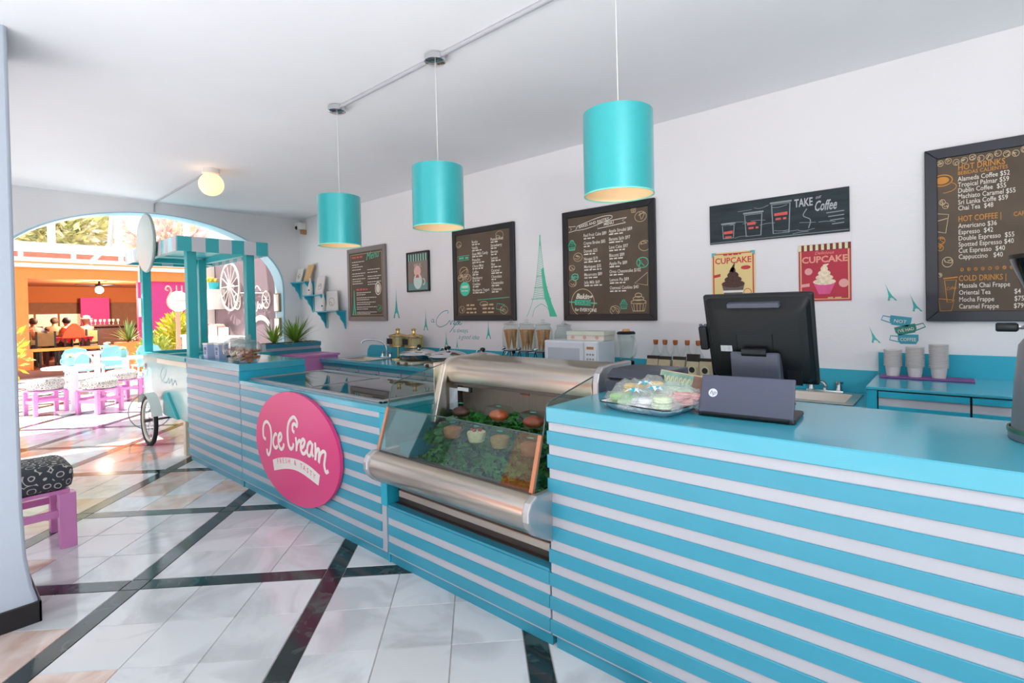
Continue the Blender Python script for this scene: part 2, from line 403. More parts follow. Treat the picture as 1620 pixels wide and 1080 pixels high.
# ice-cream chest section
t = thing('chest_freezer', 'low striped counter with glass-topped ice cream chest behind the pink oval sign', 'freezer', (-3.5, 2.1, 0))
MB().box((-4.555, YC + .007, .085), (-2.485, YC + .05, .905)).box((-4.555, 2.44, .0), (-2.485, 2.5, .9)).box((-2.52, YC + .05, .085), (-2.485, 2.44, .9)).box((-4.555, YC + .05, .085), (-4.52, 2.44, .9)).build('carcass', WHITE, t)
MB().box((-4.556, YC, .905), (-2.47, YC + .075, .94)).box((-2.6, YC + .075, .905), (-2.47, 2.5, .94)).build('worktop', BLUET, t, bev=.004)
MB().box((-2.484, YC + .014, .0), (-2.47, 2.5, .905)).build('end_panel', BLUED, t)
MB().box((-2.53, YC - .0, .36), (-2.47, YC + .014, .905)).build('corner_post', BLUED, t, bev=.002)
striped(t, -4.556, -2.53, YC, .88)
MB().box((-4.556, YC + .02, 0), (-2.47, YC + .05, .086)).build('plinth', BLUE, t)
fr = MB()
fr.box((-4.52, 1.805, .925), (-2.6, 1.84, .952)).box((-4.52, 2.43, .925), (-2.6, 2.5, .958)).box((-4.555, 1.805, .925), (-4.515, 2.5, .955)).box((-2.64, 1.805, .925), (-2.6, 2.5, .955))
fr.build('chest_rim', ALU, t, bev=.003)
MB().box((-4.515, 1.84, .62), (-2.64, 2.43, .64)).build('chest_floor', mat('chest_white', '#c9d6da', .4, var=.03), t)
for k in range(5):
    x = -4.45 + k * .36
    m = MB(); m.box((x, 1.87, .64), (x + .33, 2.40, .655))
    for a, b in (((x, 1.87), (x + .33, 1.88)), ((x, 2.39), (x + .33, 2.40)), ((x, 1.88), (x + .01, 2.39)), ((x + .32, 1.88), (x + .33, 2.39))): m.box((*a, .655), (*b, .80))
    m.build('tub', ALU if k != 4 else WHITE, t)
    h = MB(); nn = 10
    vs = [(x + .012 + .306 * i / nn, 1.882 + .506 * j / nn, .755 + .025 * math.sin(i * 1.9 + k) * math.cos(j * 1.3 + k * 2)) for j in range(nn + 1) for i in range(nn + 1)]
    h.add(vs, [(j * (nn + 1) + i, j * (nn + 1) + i + 1, (j + 1) * (nn + 1) + i + 1, (j + 1) * (nn + 1) + i) for j in range(nn) for i in range(nn)])
    h.build('ice_cream', mat('ice_cream_%d' % k, ['#e9d9c0', '#e7b9c4', '#7a4b35', '#cfe3c8', '#efe6cf'][k], .6, bump=.3, bscale=30), t, smooth=180)
g1 = MB().box((-4.5, 1.84, .944), (-3.5, 2.43, .949)).build('glass_lid', FREEZG, t); MB().box((-3.515, 1.84, .9445), (-3.495, 2.43, .955)).build('lid_edge', ALU, g1)
g2 = MB().box((-3.55, 1.84, .9505), (-2.645, 2.43, .9555)).build('glass_lid', FREEZG, t); MB().box((-3.555, 1.84, .9505), (-3.54, 2.43, .960)).build('lid_edge', ALU, g2)
# pink oval sign with its lettering
OV = t = thing('oval_sign', 'pink oval ice cream sign fixed on the striped counter front', 'sign', (-3.63, 1.70, .49))
m = MB(); n = 64
el = [(-3.63 + .625 * math.cos(2 * math.pi * i / n), .492 + .402 * math.sin(2 * math.pi * i / n)) for i in range(n)]
m.prism(el, 1.698, 1.722, 'y'); m.build('plate', MAG, t, smooth=40)
LET = dict(I=[(-4.079, .492), (-4.118, .504), (-4.122, .568), (-4.095, .615), (-4.047, .63), (-4.003, .606), (-3.983, .559), (-3.985, .489), (-4.005, .415), (-4.035, .378), (-4.06, .392), (-4.062, .42)],
 c=[(-3.887, .55), (-3.91, .557), (-3.942, .524), (-3.952, .48), (-3.935, .455), (-3.905, .452), (-3.88, .471)],
 e=[(-3.87, .501), (-3.822, .529), (-3.811, .56), (-3.832, .572), (-3.86, .543), (-3.863, .495), (-3.844, .464), (-3.815, .456), (-3.784, .481), (-3.778, .505)],
 C=[(-3.608, .612), (-3.634, .624), (-3.632, .659), (-3.6, .672), (-3.57, .66), (-3.566, .693), (-3.604, .72), (-3.647, .708), (-3.692, .669), (-3.712, .613), (-3.712, .546), (-3.696, .499), (-3.663, .483), (-3.633, .506), (-3.627, .53)],
 r=[(-3.591, .579), (-3.582, .534), (-3.584, .485), (-3.573, .529), (-3.539, .563), (-3.522, .556)],
 e2=[(-3.524, .511), (-3.483, .531), (-3.459, .569), (-3.485, .58), (-3.514, .552), (-3.518, .506), (-3.495, .48), (-3.461, .487), (-3.44, .51)],
 a=[(-3.359, .565), (-3.383, .576), (-3.417, .549), (-3.428, .502), (-3.411, .48), (-3.385, .486), (-3.362, .526), (-3.35, .574), (-3.362, .513), (-3.345, .48)],
 m=[(-3.314, .584), (-3.312, .535), (-3.318, .465), (-3.306, .511), (-3.281, .545), (-3.263, .54), (-3.267, .499), (-3.271, .458), (-3.252, .508), (-3.215, .54), (-3.182, .535), (-3.19, .495), (-3.2, .45), (-3.18, .408), (-3.15, .422)])
m = MB()
for p in LET.values(): m.tube([(q.x, 1.697, q.y) for q in cat_spline(p, 5)], .013, 8)
m.v = [(p[0], 1.697 + (p[1] - 1.697) * .15, p[2]) for p in m.v]
m.build('lettering', OFFW, t)
rb = [(-3.97, .351), (-3.86, .385), (-3.712, .412), (-3.546, .423), (-3.392, .407), (-3.262, .373), (-3.304, .345), (-3.285, .297), (-3.401, .318), (-3.502, .334), (-3.622, .339), (-3.765, .32), (-3.948, .273), (-3.924, .315)]
tp = cat_spline(rb[:6], 4); bt = cat_spline(rb[7:13][::-1], 4); m = MB(); k = len(tp)
m.add([(p.x, 1.6975, p.y) for p in tp] + [(p.x, 1.6975, p.y) for p in bt], [(i, k + i, k + i + 1, i + 1) for i in range(k - 1)]); m.build('ribbon', OFFW, t)
m = MB(); s_ = 'FRESH & TASTY'
for i, ch in enumerate(s_):
    a = (i + .5) / len(s_); x = -3.9 + .58 * a; z = .325 + .068 * math.sin(math.pi * (.12 + .78 * a)) - .006
    if ch != ' ': m.text(ch, x, z - .012, .052, 1.6968, 'CENTER', rot=.28 * (1 - 1.9 * a))
m.build('ribbon_text', MAG, t)
OV.location = (-3.55, 1.70, .53)
# base panel below the display case
t = thing('case_plinth', 'low striped base panel below the steel display case', 'counter base', (-1.88, 1.9, 0))
MB().box((-2.468, YC + .007, .085), (-1.292, YC + .05, .36)).build('carcass', WHITE, t)
for z in slat_tops(.37): MB().box((-2.468, YC, z - SH), (-1.292, YC + .013, z)).build('slat', BLUE, t, bev=.002)
MB().box((-2.468, YC + .004, .36), (-1.292, YC + .05, .372)).build('cap_board', BLUE, t)
MB().box((-2.468, YC + .02, 0), (-1.292, YC + .05, .086)).build('plinth', BLUE, t)
# service counter at the right
t = thing('service_counter', 'tall blue and white striped service counter carrying the till', 'counter', (.1, 2.08, 0))
MB().box((-1.282, YC + .007, .085), (1.9, 2.42, 1.012)).build('carcass', WHITE, t)
MB().box((-1.29, YC - .004, 1.012), (1.9, 2.44, 1.076)).build('worktop', BLUET, t, bev=.004)
for z in slat_tops(1.0):
    MB().box((-1.29, YC, z - SH), (1.9, YC + .013, z)).box((-1.29, YC + .013, z - SH), (-1.276, 2.42, z)).build('slat', BLUE, t, bev=.002)
MB().box((-1.27, YC + .02, 0), (-.2, YC + .06, .086)).build('plinth', BLUE, t)
MB().box((-.197, YC + .02, 0), (1.9, YC + .06, .086)).build('plinth', BLUE, t)

# ------------------------------------------------------------------ refrigerated display case
XL, XR, XA = -2.454, -1.31, -1.282
t = thing('display_case', 'stainless steel refrigerated display case with slanted glass front', 'display case', (-1.88, 2.1, .38))
bel = [(1.66, .712), (1.625, .708), (1.597, .69), (1.585, .66), (1.585, .63), (1.597, .60), (1.625, .565), (1.67, .53), (1.72, .50), (1.78, .478)]
MB().strip_solid(bel, [(p[0] + .03, p[1] + .0) if i > 2 else (p[0] + .01, p[1] - .03) for i, p in enumerate(bel)], XL, XA).build('front_apron', STEEL, t, smooth=50)
endc = [(1.7, .715), (1.63, .72), (1.59, .70), (1.572, .665), (1.572, .625), (1.588, .59), (1.62, .555), (1.68, .52), (1.76, .48), (1.8, .48), (1.8, .715)]
for x in (XL - .012, XA - .028): MB().prism(endc, x, x + .04, 'x').build('end_cap', mat('cast_aluminium', '#c3c1c2', .35, metal=.8), t, bev=.008, seg=2)
MB().box((XL, 1.80, .372), (XR, 1.9, .47)).build('kick_plate', STEELD, t)
MB().box((XL + .05, 1.765, .425), (XR, 1.80, .462)).build('kick_rail', STEEL, t, bev=.003)
MB().box((XL, YC + .05, .366), (XR, 2.5, .376)).build('drip_shelf', STEELD, t)
MB().box((XL + .01, 1.79, .44), (XR - .01, 2.52, .60)).build('tank', STEELD, t)
MB().box((XL + .02, 1.70, .60), (XR - .02, 2.5, .62)).build('deck', STEEL, t)
MB().box((XL + .02, 2.32, .60), (XR - .02, 2.35, 1.17)).build('back_panel', mat('ribbed_steel', '#a49a90', .45, metal=.7, var=.1, scale=8, stretch=(40, 1, .5)), t)
hood = [(2.185, 1.045), (2.175, 1.10), (2.19, 1.15), (2.22, 1.175), (2.27, 1.185), (2.36, 1.187), (2.53, 1.187)]
MB().strip_solid(hood, [(p[0] + .012, p[1] - (.012 if i > 2 else 0)) for i, p in enumerate(hood)], XL + .02, XR - .03).build('hood', STEEL, t, smooth=40)
MB().box((XL + .05, 2.2, 1.02), (XR - .05, 2.5, 1.045)).build('hood_underside', STEELD, t)
fp = [(2.06, .80), (2.098, .80), (2.2, 1.145), (2.225, 1.165), (2.28, 1.175), (2.54, 1.175), (2.54, 1.2), (2.27, 1.2), (2.2, 1.188), (2.162, 1.155)]
MB().prism(fp, XL - .005, XL + .03, 'x').build('side_frame', mat('case_frame', '#cfc6be', .3, metal=.75), t, bev=.004)
cap = [(2.185, .9), (2.185, 1.12), (2.2, 1.165), (2.24, 1.195), (2.3, 1.203), (2.54, 1.203), (2.54, .9)]
MB().prism(cap, XR - .035, XR + .005, 'x').build('side_frame', 'cast_aluminium', t, bev=.008, seg=2)
MB().box((XL - .003, 2.09, .62), (XL + .004, 2.5, 1.17)).build('side_panel', STEEL, t)
gp = [(1.665, .715), (1.735, .945)]
MB().sheet(gp, XL + .005, XR - .01, .005).build('front_glass', CASEG, t)
gl = [(1.67, .72), (1.737, .945), (1.765, 1.06), (1.785, 1.082), (1.82, 1.092), (2.15, 1.155), (2.08, .83), (2.06, .72)]
for x in (XL + .001, XR - .008):
    s_ = MB().prism(gl, x, x + .005, 'x').build('side_glass', CASEG, t)
    MB().tube([(x + .0025, p[0], p[1]) for p in cat_spline(gl[1:6], 3)], .0035, 6).build('glass_edge', mat('glass_edge', '#4c5b5b', .3), s_)
MB().tube([(XL, 1.735, .947), (XR - .01, 1.735, .947)], .0035, 6).build('glass_edge', 'glass_edge', t)
for x in (XL + .0, XR - .026): MB().prism([(1.655, .712), (1.67, .708), (1.742, .945), (1.728, .947)], x, x + .02, 'x').build('glass_rail', mat('copper_rail', '#c98f6e', .35, metal=.6), t)
MB().box((XL, 1.652, .704), (XR - .01, 1.69, .716)).build('lower_rail', STEELD, t)
MB().box((-2.435, 2.2, .86), (-2.355, 2.203, 1.0)).build('notice_sheet', mat('notice_paper', '#b4bcc4', .7, var=.25, scale=25), t)
tm_ = MB().box((-2.345, 2.19, .99), (-2.24, 2.2, 1.012)).build('thermometer', mat('grey_white', '#c6cacc', .4), t)
MB().box((-2.243, 2.187, .986), (-2.225, 2.203, 1.016)).build('thermometer_cap', BPLAS, tm_)
MB().box((-2.352, 2.196, .87), (-2.345, 2.203, 1.02)).build('sheet_clip', BPLAS, t)
MB().box((-1.93, 2.315, .985), (-1.86, 2.3195, 1.012)).build('warning_label', mat('label_red', '#a8503c', .5, var=.3, scale=60), t)
# lettuce bed
rl = random.Random(5); m = MB()
def curl(m, c, s, rr, n=3):
    a = rr.uniform(0, 6.28); ta = rr.uniform(-.9, .9); tb = rr.uniform(-.6, .9)
    M_ = Matrix.Translation(c) @ Matrix.Rotation(a, 4, 'Z') @ Matrix.Rotation(ta, 4, 'X') @ Matrix.Rotation(tb, 4, 'Y')
    vs = [M_ @ Vector(((i / n - .5) * s, (j / n - .5) * s, s * .22 * math.sin(i * 2.3 + a * 3) * math.cos(j * 2.1 + ta * 5))) for j in range(n + 1) for i in range(n + 1)]
    m.add(vs, [(j * (n + 1) + i, j * (n + 1) + i + 1, (j + 1) * (n + 1) + i + 1, (j + 1) * (n + 1) + i) for j in range(n) for i in range(n)])
for k in range(2600):
    x = rl.uniform(-2.38 + .0, -1.35); y = rl.uniform(1.75, 2.28); q = (y - 1.75) / .53
    z = .645 + .17 * q + .03 * math.sin(x * 9 + y * 4) * math.cos(x * 5 - y * 8) + rl.uniform(0, .04)
    if x < -2.2 and y < 1.93: continue
    curl(m, (x, y, z), rl.uniform(.025, .055), rl)
lt = m.build('lettuce', mat('lettuce_green', '#2f7d33', .45, var=.55, scale=22), None, smooth=180); tag(lt, 'bed of curly green lettuce inside the steel display case', 'lettuce', kind='stuff')
# clear clamshell boxes of desserts
def clamshell(x, y, z, rz, label, dcol, top=None, kind=0):
    t = thing('dessert_box', label, 'food box', (x, y, z), rz, 'clear boxes of desserts on the lettuce', world=False)
    a, b = .075, .06
    m = MB(); lo = [(-a, -b), (a, -b), (a, b), (-a, b)]
    def fr_(sc, z): return [(p[0] * sc, p[1] * sc, z) for p in lo]
    m.add(fr_(.82, 0) + fr_(1, .035), [(3, 2, 1, 0), (0, 1, 5, 4), (1, 2, 6, 5), (2, 3, 7, 6), (3, 0, 4, 7)]); m.build('tray', GLASS, t)
    m = MB(); m.add(fr_(1.06, .036) + fr_(1.06, .04) + fr_(1.0, .04) + fr_(.8, .085), [(0, 1, 5, 4), (1, 2, 6, 5), (2, 3, 7, 6), (3, 0, 4, 7), (8, 9, 13, 12), (9, 10, 14, 13), (10, 11, 15, 14), (11, 8, 12, 15), (12, 13, 14, 15)]); m.build('lid', GLASS, t)
    mm = mat('dessert_' + dcol[1:], dcol, .4, var=.25, scale=40, bump=.3, bscale=60)
    if kind == 0: MB().sphere((0, 0, .034), .05, 16, sz=.62, sx=1.25).build('cake', mm, t, smooth=180)
    else:
        d = MB(); d.lathe([(.0, .006), (.042, .006), (.052, .045), (.05, .056), (.03, .064), (0, .066)], n=18); d.build('cake', mm, t, smooth=50)
    if top:
        q = MB()
        for k in range(5): q.sphere((.025 * math.cos(k * 1.26), .025 * math.sin(k * 1.26), .066), .011, 8)
        q.build('topping', mat('berry_' + top[1:], top, .3), t, smooth=180)
    MB().disc((0, 0), .02, 0, 14, .011).xf(Matrix.Translation((.0, 0, .0865)) @ Matrix.Rotation(-math.pi / 2, 4, 'X')).build('sticker', mat('mint_sticker', '#3fc7b0', .4), t)
    return t
clamshell(-2.22, 2.1, .85, .1, 'clear clamshell with a dark chocolate cake, back row leftmost in the display case', '#4a2620')
clamshell(-1.93, 2.12, .86, -.1, 'clear clamshell with an orange glazed cake, middle of the back row', '#b4552a')
clamshell(-1.66, 2.1, .86, .05, 'clear clamshell with a reddish brown cake, back row nearest the service counter', '#8b3d22')
clamshell(-2.09, 1.91, .785, .1, 'clear clamshell with a caramel tart, front row leftmost in the display case', '#b97a52', kind=1)
clamshell(-1.9, 1.91, .79, 0, 'clear clamshell with a cream cake topped with red berries, front row', '#e5d3a8', '#b12b2e', kind=1)
clamshell(-1.72, 1.9, .79, -.1, 'clear clamshell with a golden nut tart, front row', '#b98a4c', kind=1)
clamshell(-1.52, 1.9, .785, .12, 'clear clamshell with a brown crumble tart, front row nearest the service counter', '#94613f', kind=1)
# ------------------------------------------------------------------ wall pictures and menu boards
KHAKI = mat('menu_brown', '#5b4d3f', 0.7, var=.18, scale=5)
CHALK = mat('chalk_white', '#e6dfd3', 0.8); CREAM = mat('chalk_cream', '#cdb48f', .8); MINT = mat('chalk_mint', '#4fc3a0', .8); REDC = mat('chalk_red', '#d8605a', .8); ORC = mat('chalk_orange', '#c98a3e', .8)
DECAL = mat('teal_decal', '#3fb5ad', .6); DECALG = mat('green_decal', '#4cc79f', .6); DECALB = mat('blue_decal', '#3f9fb2', .6)
PY = YW - .0205
def board(name, label, cat, x0, x1, z0, z1, fw, bm, fm=BLACK, dep=.03):
    t = thing(name, label, cat, ((x0 + x1) / 2, YW - .015, z0))
    MB().box((x0 + fw * .6, YW - .02, z0 + fw * .6), (x1 - fw * .6, YW - .006, z1 - fw * .6)).build('panel', bm, t)
    a, b = (x0, z0), (x1, z1)
    def bar(p): MB().prism(p, YW - dep, YW - .001, 'y').build('frame_side', fm, t, bev=.003)
    bar([(x0, z0), (x1, z0), (x1 - fw, z0 + fw), (x0 + fw, z0 + fw)]); bar([(x0 + fw, z1 - fw), (x1 - fw, z1 - fw), (x1, z1), (x0, z1)])
    bar([(x0, z0), (x0 + fw, z0 + fw), (x0 + fw, z1 - fw), (x0, z1)]); bar([(x1 - fw, z0 + fw), (x1, z0), (x1, z1), (x1 - fw, z1 - fw)])
    return t
def line(t, mm, *a, **k): return MB().text(*a, **k).build('menu_line', mm, t)
rg = random.Random(11)
def greek(m, x, z, w, h):
    """illegible small print: a run of short word-like strokes"""
    e = x + w
    while x < e - h:
        l = min(rg.uniform(h * 1.5, h * 4), e - x); m.poly([(x, z), (x + l, z), (x + l, z + h * rg.uniform(.75, 1)), (x, z + h * .8)], PY); x += l + h * .8
def squiggle(m, c, r, y=PY, w=.004, seed=0):
    q = random.Random(seed)
    m.ring(c, r, w, y, rz=r * .8, n=18); m.rib(cat_spline([(c[0] + r * q.uniform(-.8, .8), c[1] + r * q.uniform(-.7, .7)) for _ in range(6)], 4), w, y)
def cupcake_icon(m, c, s, w=.004, y=PY):
    m.rib([(c[0] - s * .4, c[1] - s * .5), (c[0] + s * .4, c[1] - s * .5), (c[0] + s * .55, c[1]), (c[0] - s * .55, c[1])], w, y, closed=True)
    for k in range(3): m.ring((c[0], c[1] + s * (.1 + .22 * k)), s * (.55 - .16 * k), w, y, rz=s * .14, n=14)
    for k in range(4): m.rib([(c[0] - s * .3 + k * s * .2, c[1] - s * .48), (c[0] - s * .36 + k * s * .24, c[1])], w * .7, y)
# menu 1
t = board('menu_board', 'grey framed brown menu with green script heading, left of the small framed print', 'menu', -6.016, -5.169, 1.389, 2.325, .055, KHAKI, mat('grey_frame', '#7d7672', .45))
X, Z = -5.96, 1.445
m = MB()
for k, (a, b, w) in enumerate([(.05, .70, .28), (.05, .665, .15), (.05, .635, .24), (.05, .60, .2), (.05, .55, .3), (.05, .52, .26), (.05, .48, .3), (.05, .45, .2), (.05, .42, .24), (.4, .585, .27), (.4, .55, .22), (.4, .50, .3), (.4, .47, .24), (.4, .43, .3), (.4, .40, .2), (.14, .30, .32), (.14, .275, .2), (.14, .235, .46), (.14, .21, .3), (.14, .175, .42), (.14, .15, .3), (.14, .115, .44), (.14, .09, .26)] + [(.14, .05, .44), (.14, .03, .3)]): greek(m, X + a, Z + b, w, .011)
m.build('small_print', CHALK, t)
m = MB(); greek(m, X + .05, Z + .755, .24, .026); greek(m, X + .14, Z + .335, .25, .026); m.build('red_heading', REDC, t)
MB().text('Menu', X + .37, Z + .71, .135, PY, shear=.45, rot=.1, sx=.92).build('script_heading', MINT, t)
m = MB(); m.ring((X + .62, Z + .345), .06, .012, PY, rz=.075); m.disc((X + .62, Z + .345), .042, PY, rz=.055); m.build('round_badge', CHALK, t)
m = MB(); m.poly([(X + .04, Z + .02), (X + .07, Z + .02), (X + .083, Z + .13), (X + .095, Z + .02), (X + .125, Z + .02), (X + .1, Z + .15), (X + .088, Z + .34), (X + .078, Z + .34), (X + .066, Z + .15)], PY); squiggle(m, (X + .64, Z + .1), .05, seed=2); m.build('tower_drawing', MINT, t)
m = MB(); m.rib([(X + .02, Z + .02), (X + .02, Z + .80), (X + .71, Z + .80), (X + .71, Z + .02)], .007, PY, closed=True); m.build('border_line', CREAM, t)
# small framed shake print
t = board('framed_print', 'small black framed drink print with striped top', 'picture', -4.757, -4.361, 1.72, 2.176, .018, mat('print_brown', '#8a7d74', .6, var=.1))
m = MB()
for k in range(8): m.poly([(-4.73 + k * .044, 2.07), (-4.71 + k * .044, 2.07), (-4.71 + k * .044, 2.15), (-4.73 + k * .044, 2.15)], PY)
m.build('stripes', mat('mint_stripe', '#9fd0bf', .6), t)
m = MB().box((-4.738, YW - .0203, 2.07), (-4.38, YW - .0201, 2.155)); m.build('stripe_ground', mat('print_dark', '#3d4644', .6), t)
MB().poly([(-4.738, 1.74), (-4.38, 1.74), (-4.38, 1.82), (-4.738, 1.82)], PY + .0003).build('lower_band', mat('print_teal', '#6f9390', .6), t)
MB().text('MILK', -4.56, 2.0, .06, PY, 'CENTER', bold=.02).build('print_text', mat('print_grey', '#b5aea6', .6), t)
MB().disc((-4.565, 1.955), .062, PY - .0004).build('pale_disc', mat('print_pink', '#e2b9ad', .6), t)
m = MB().disc((-4.56, 1.84), .075, PY - .0002, rz=.09).rib(arc((-4.47, 1.83), .035, -80, 80), .012, PY - .0002); m.build('cup_shape', mat('print_cup', '#c9dcd4', .6), t)
MB().poly([(-4.6, 1.88), (-4.53, 1.88), (-4.55, 1.915), (-4.58, 1.915)], PY - .0006).build('heart', REDC, t)
# menu 2
t = board('menu_board', 'black framed brown ice cream flavour menu with mint green badge', 'menu', -3.967, -3.104, 1.389, 2.335, .055, KHAKI)
X, Z = -3.912, 1.445; m = MB(); sm = MB()
for k, s_ in enumerate(['Roche', 'Vanilla', 'Goat Milk Candy', 'Pistachio', 'Choco Mint', 'Coffee', 'Blackberry', 'Cookies', 'Raspberry Yogurt']):
    z = Z + .735 - k * .0615; line(t, CHALK, s_, X + .235, z, .041, PY, bold=.01, sx=.8); greek(sm, X + .237, z - .02, rg.uniform(.08, .17), .013)
for k, s_ in enumerate(['Passion Fruit', 'Strawberry', 'Berries', 'Lemon', 'Nut', 'Caramel', 'Chocolate', 'Cheesecake', 'Cinnamon']):
    z = Z + .735 - k * .0615; line(t, CHALK, s_, X + .5, z, .041, PY, bold=.01, sx=.8); greek(sm, X + .502, z - .02, rg.uniform(.06, .15), .013)
sm.build('small_print', CHALK, t)
m = MB().disc((X + .12, Z + .275), .075, PY); m.build('badge', mat('badge_mint', '#45cfa9', .7), t)
m = MB(); greek(m, X + .075, Z + .285, .09, .026); greek(m, X + .07, Z + .25, .1, .012); m.v = [(p[0], p[1] - .0004, p[2]) for p in m.v]; m.build('badge_text', CHALK, t)
m = MB(); m.rib([(X + .015, Z + .57), (X + .19, Z + .575), (X + .195, Z + .62), (X + .02, Z + .615)], .005, PY, closed=True); greek(m, X + .04, Z + .585, .14, .024); m.rib([(X + .3, Z + .155), (X + .73, Z + .17)], .006, PY); m.rib([(X + .56, Z + .06), (X + .66, Z + .04), (X + .67, Z + .1), (X + .57, Z + .115)], .006, PY, closed=True); m.build('mint_marks', MINT, t)
m = MB(); squiggle(m, (X + .11, Z + .45), .065, seed=4, w=.006); squiggle(m, (X + .06, Z + .39), .04, seed=5, w=.006); squiggle(m, (X + .17, Z + .385), .045, seed=6, w=.006); m.rib([(X + .1, Z + .33), (X + .12, Z + .42)], .006, PY); squiggle(m, (X + .62, Z + .78), .05, seed=7); squiggle(m, (X + .04, Z + .74), .04, seed=8); squiggle(m, (X + .66, Z + .05), .05, seed=9); squiggle(m, (X + .07, Z + .06), .045, seed=10); m.ring((X + .39, Z + .115), .055, .006, PY, rz=.022)
for k in range(3):
    greek(m, X + .14, Z + .02 + k * .038, .14, .02); greek(m, X + .37, Z + .02 + k * .038, .16, .02)
m.build('chalk_drawings', CREAM, t)
# menu 3
t = board('menu_board', 'black framed bakes and pastry menu right of the tower decal', 'menu', -2.541, -1.676, 1.389, 2.333, .055, KHAKI)
X, Z = -2.486, 1.445; m = MB(); sm = MB()
for k, s_ in enumerate(['Red Fruit Cake $89', 'Creme Brulee $85', 'Donuts $25', 'Nougat $19', 'Meringues $35', 'Macaroons $89', 'Jelly Milk $69']):
    z = Z + .655 - k * .0665; line(t, CHALK, s_, X + .16, z, .038, PY, bold=.008, sx=.74); greek(sm, X + .162, z - .02, rg.uniform(.07, .17), .012)
for k, s_ in enumerate(['Apple Strudel $89', 'Banana Split $97', 'Lava Cake $97', 'Biscotti $89', 'Apple Pie $89', 'Oreo Cheesecake $102', 'Lemon Pie $89', 'Oatmeal Cookies $40']):
    z = Z + .665 - k * .0665; line(t, CHALK, s_, X + .405, z, .038, PY, bold=.008, sx=.76); greek(sm, X + .407, z - .02, rg.uniform(.1, .2), .012)
line(t, CHALK, 'BAKES AND PASTRY', X + .115, Z + .735, .033, PY, bold=.015, rot=.12); line(t, CHALK, 'MENU', X + .36, Z + .728, .034, PY, bold=.015, rot=.06)
sm.build('small_print', CHALK, t)
m = MB(); m.rib(cat_spline([(X + .08, Z + .72), (X + .2, Z + .725), (X + .42, Z + .775), (X + .42, Z + .805), (X + .3, Z + .80), (X + .1, Z + .755)], 4), .005, PY, closed=True); m.rib([(X + .3, Z + .71), (X + .56, Z + .73), (X + .53, Z + .75), (X + .57, Z + .77), (X + .3, Z + .755)], .005, PY, closed=True); m.rib([(X + .08, Z + .72), (X + .01, Z + .71), (X + .04, Z + .735), (X + .01, Z + .76), (X + .08, Z + .755)], .005, PY); m.build('ribbon_outline', CHALK, t)
m = MB(); squiggle(m, (X + .69, Z + .76), .05, seed=20); cupcake_icon(m, (X + .63, Z + .82), .04); squiggle(m, (X + .1, Z + .49), .045, seed=21); squiggle(m, (X + .035, Z + .4), .03, seed=22); squiggle(m, (X + .04, Z + .27), .04, seed=23); squiggle(m, (X + .72, Z + .53), .05, seed=24); m.rib([(X + .63, Z + .24), (X + .74, Z + .22), (X + .74, Z + .32)], .006, PY, closed=True); cupcake_icon(m, (X + .66, Z + .08), .12, .006); squiggle(m, (X + .45, Z + .03), .045, seed=25); m.ring((X + .14, Z + .1), .115, .006, PY); m.build('chalk_drawings', CREAM, t)
m = MB(); cupcake_icon(m, (X + .04, Z + .59), .07, .009); squiggle(m, (X + .065, Z + .32), .035, seed=30, w=.008); squiggle(m, (X + .70, Z + .40), .05, seed=31, w=.006); cupcake_icon(m, (X + .53, Z + .07), .06, .006); m.poly([(X + .06, Z + .08), (X + .22, Z + .07), (X + .22, Z + .115), (X + .06, Z + .125)], PY - .0005); m.rib([(X + .005, Z + .107), (X + .06, Z + .103)], .012, PY); m.rib([(X + .22, Z + .093), (X + .275, Z + .089)], .012, PY); m.build('mint_marks', MINT, t)
m = MB().text('Baking', X + .07, Z + .135, .062, PY - .001, shear=.3, bold=.03, rot=-.06).text('for EVERYONE', X + .06, Z + .028, .04, PY - .001, bold=.02, rot=-.05, sx=.85); m.build('badge_text', CHALK, t)
MB().text('COURSE', X + .075, Z + .085, .044, PY - .001, rot=-.06, sx=.9, bold=.01).build('badge_word', KHAKI, t)
# menu 4
t = board('menu_board', 'large black framed hot and cold drinks menu at the right edge', 'menu', -.063, .82, 1.385, 2.335, .055, KHAKI, mat('blue_black_frame', '#22262f', .4))
X, Z = -.008, 1.44; m = MB(); TX = X + .085
for k, s_ in enumerate(['Alameda Coffee $52', 'Tropical Palmar $59', 'Dublin Coffee  $55', 'Machiato Caramel $55', 'Sri Lanka Coffe $59', 'Chai Tea  $48']): line(t, CHALK, s_, TX, Z + .704 - k * .0315, .036, PY, bold=.004, sx=.68)
for k, s_ in enumerate(['Americano $36', 'Espresso  $42', 'Double Espresso  $55', 'Spotted Espresso $40', 'Cut Espresso  $40', 'Cappuccino   $40']): line(t, CHALK, s_, TX, Z + .45 - k * .0335, .036, PY, bold=.004, sx=.68)
for k, s_ in enumerate(['Massala Chai Frappe', 'Oriental Tea             $4', 'Mocha Frappe           $75', 'Caramel Frappe        $79']): line(t, CHALK, s_, TX, Z + .126 - k * .0375, .036, PY, bold=.004, sx=.68)
for a_ in (('HOT DRINKS', 0, .763, .045, .7), ('BEBIDAS CALIENTES', 0, .738, .028, .78), ('HOT COFFEE |', 0, .485, .043, .62), ('CAFES', .215, .487, .032, .7), ('COLD DRINKS |', 0, .163, .043, .62)): line(t, ORC, a_[0], TX + a_[1], Z + a_[2], a_[3], PY, bold=.01, sx=a_[4])
sm = MB()
for k in range(6): greek(sm, X + .42, Z + .704 - k * .0315, rg.uniform(.12, .22), .016); greek(sm, X + .40, Z + .45 - k * .0335, rg.uniform(.15, .26), .016)
for k in range(4): greek(sm, X + .42, Z + .126 - k * .0375, rg.uniform(.15, .26), .016)
sm.build('small_print', CHALK, t)
def squeeze(m): m.v = [(X + (p[0] - X) * .66, p[1], p[2]) for p in m.v]; return m
m = MB()
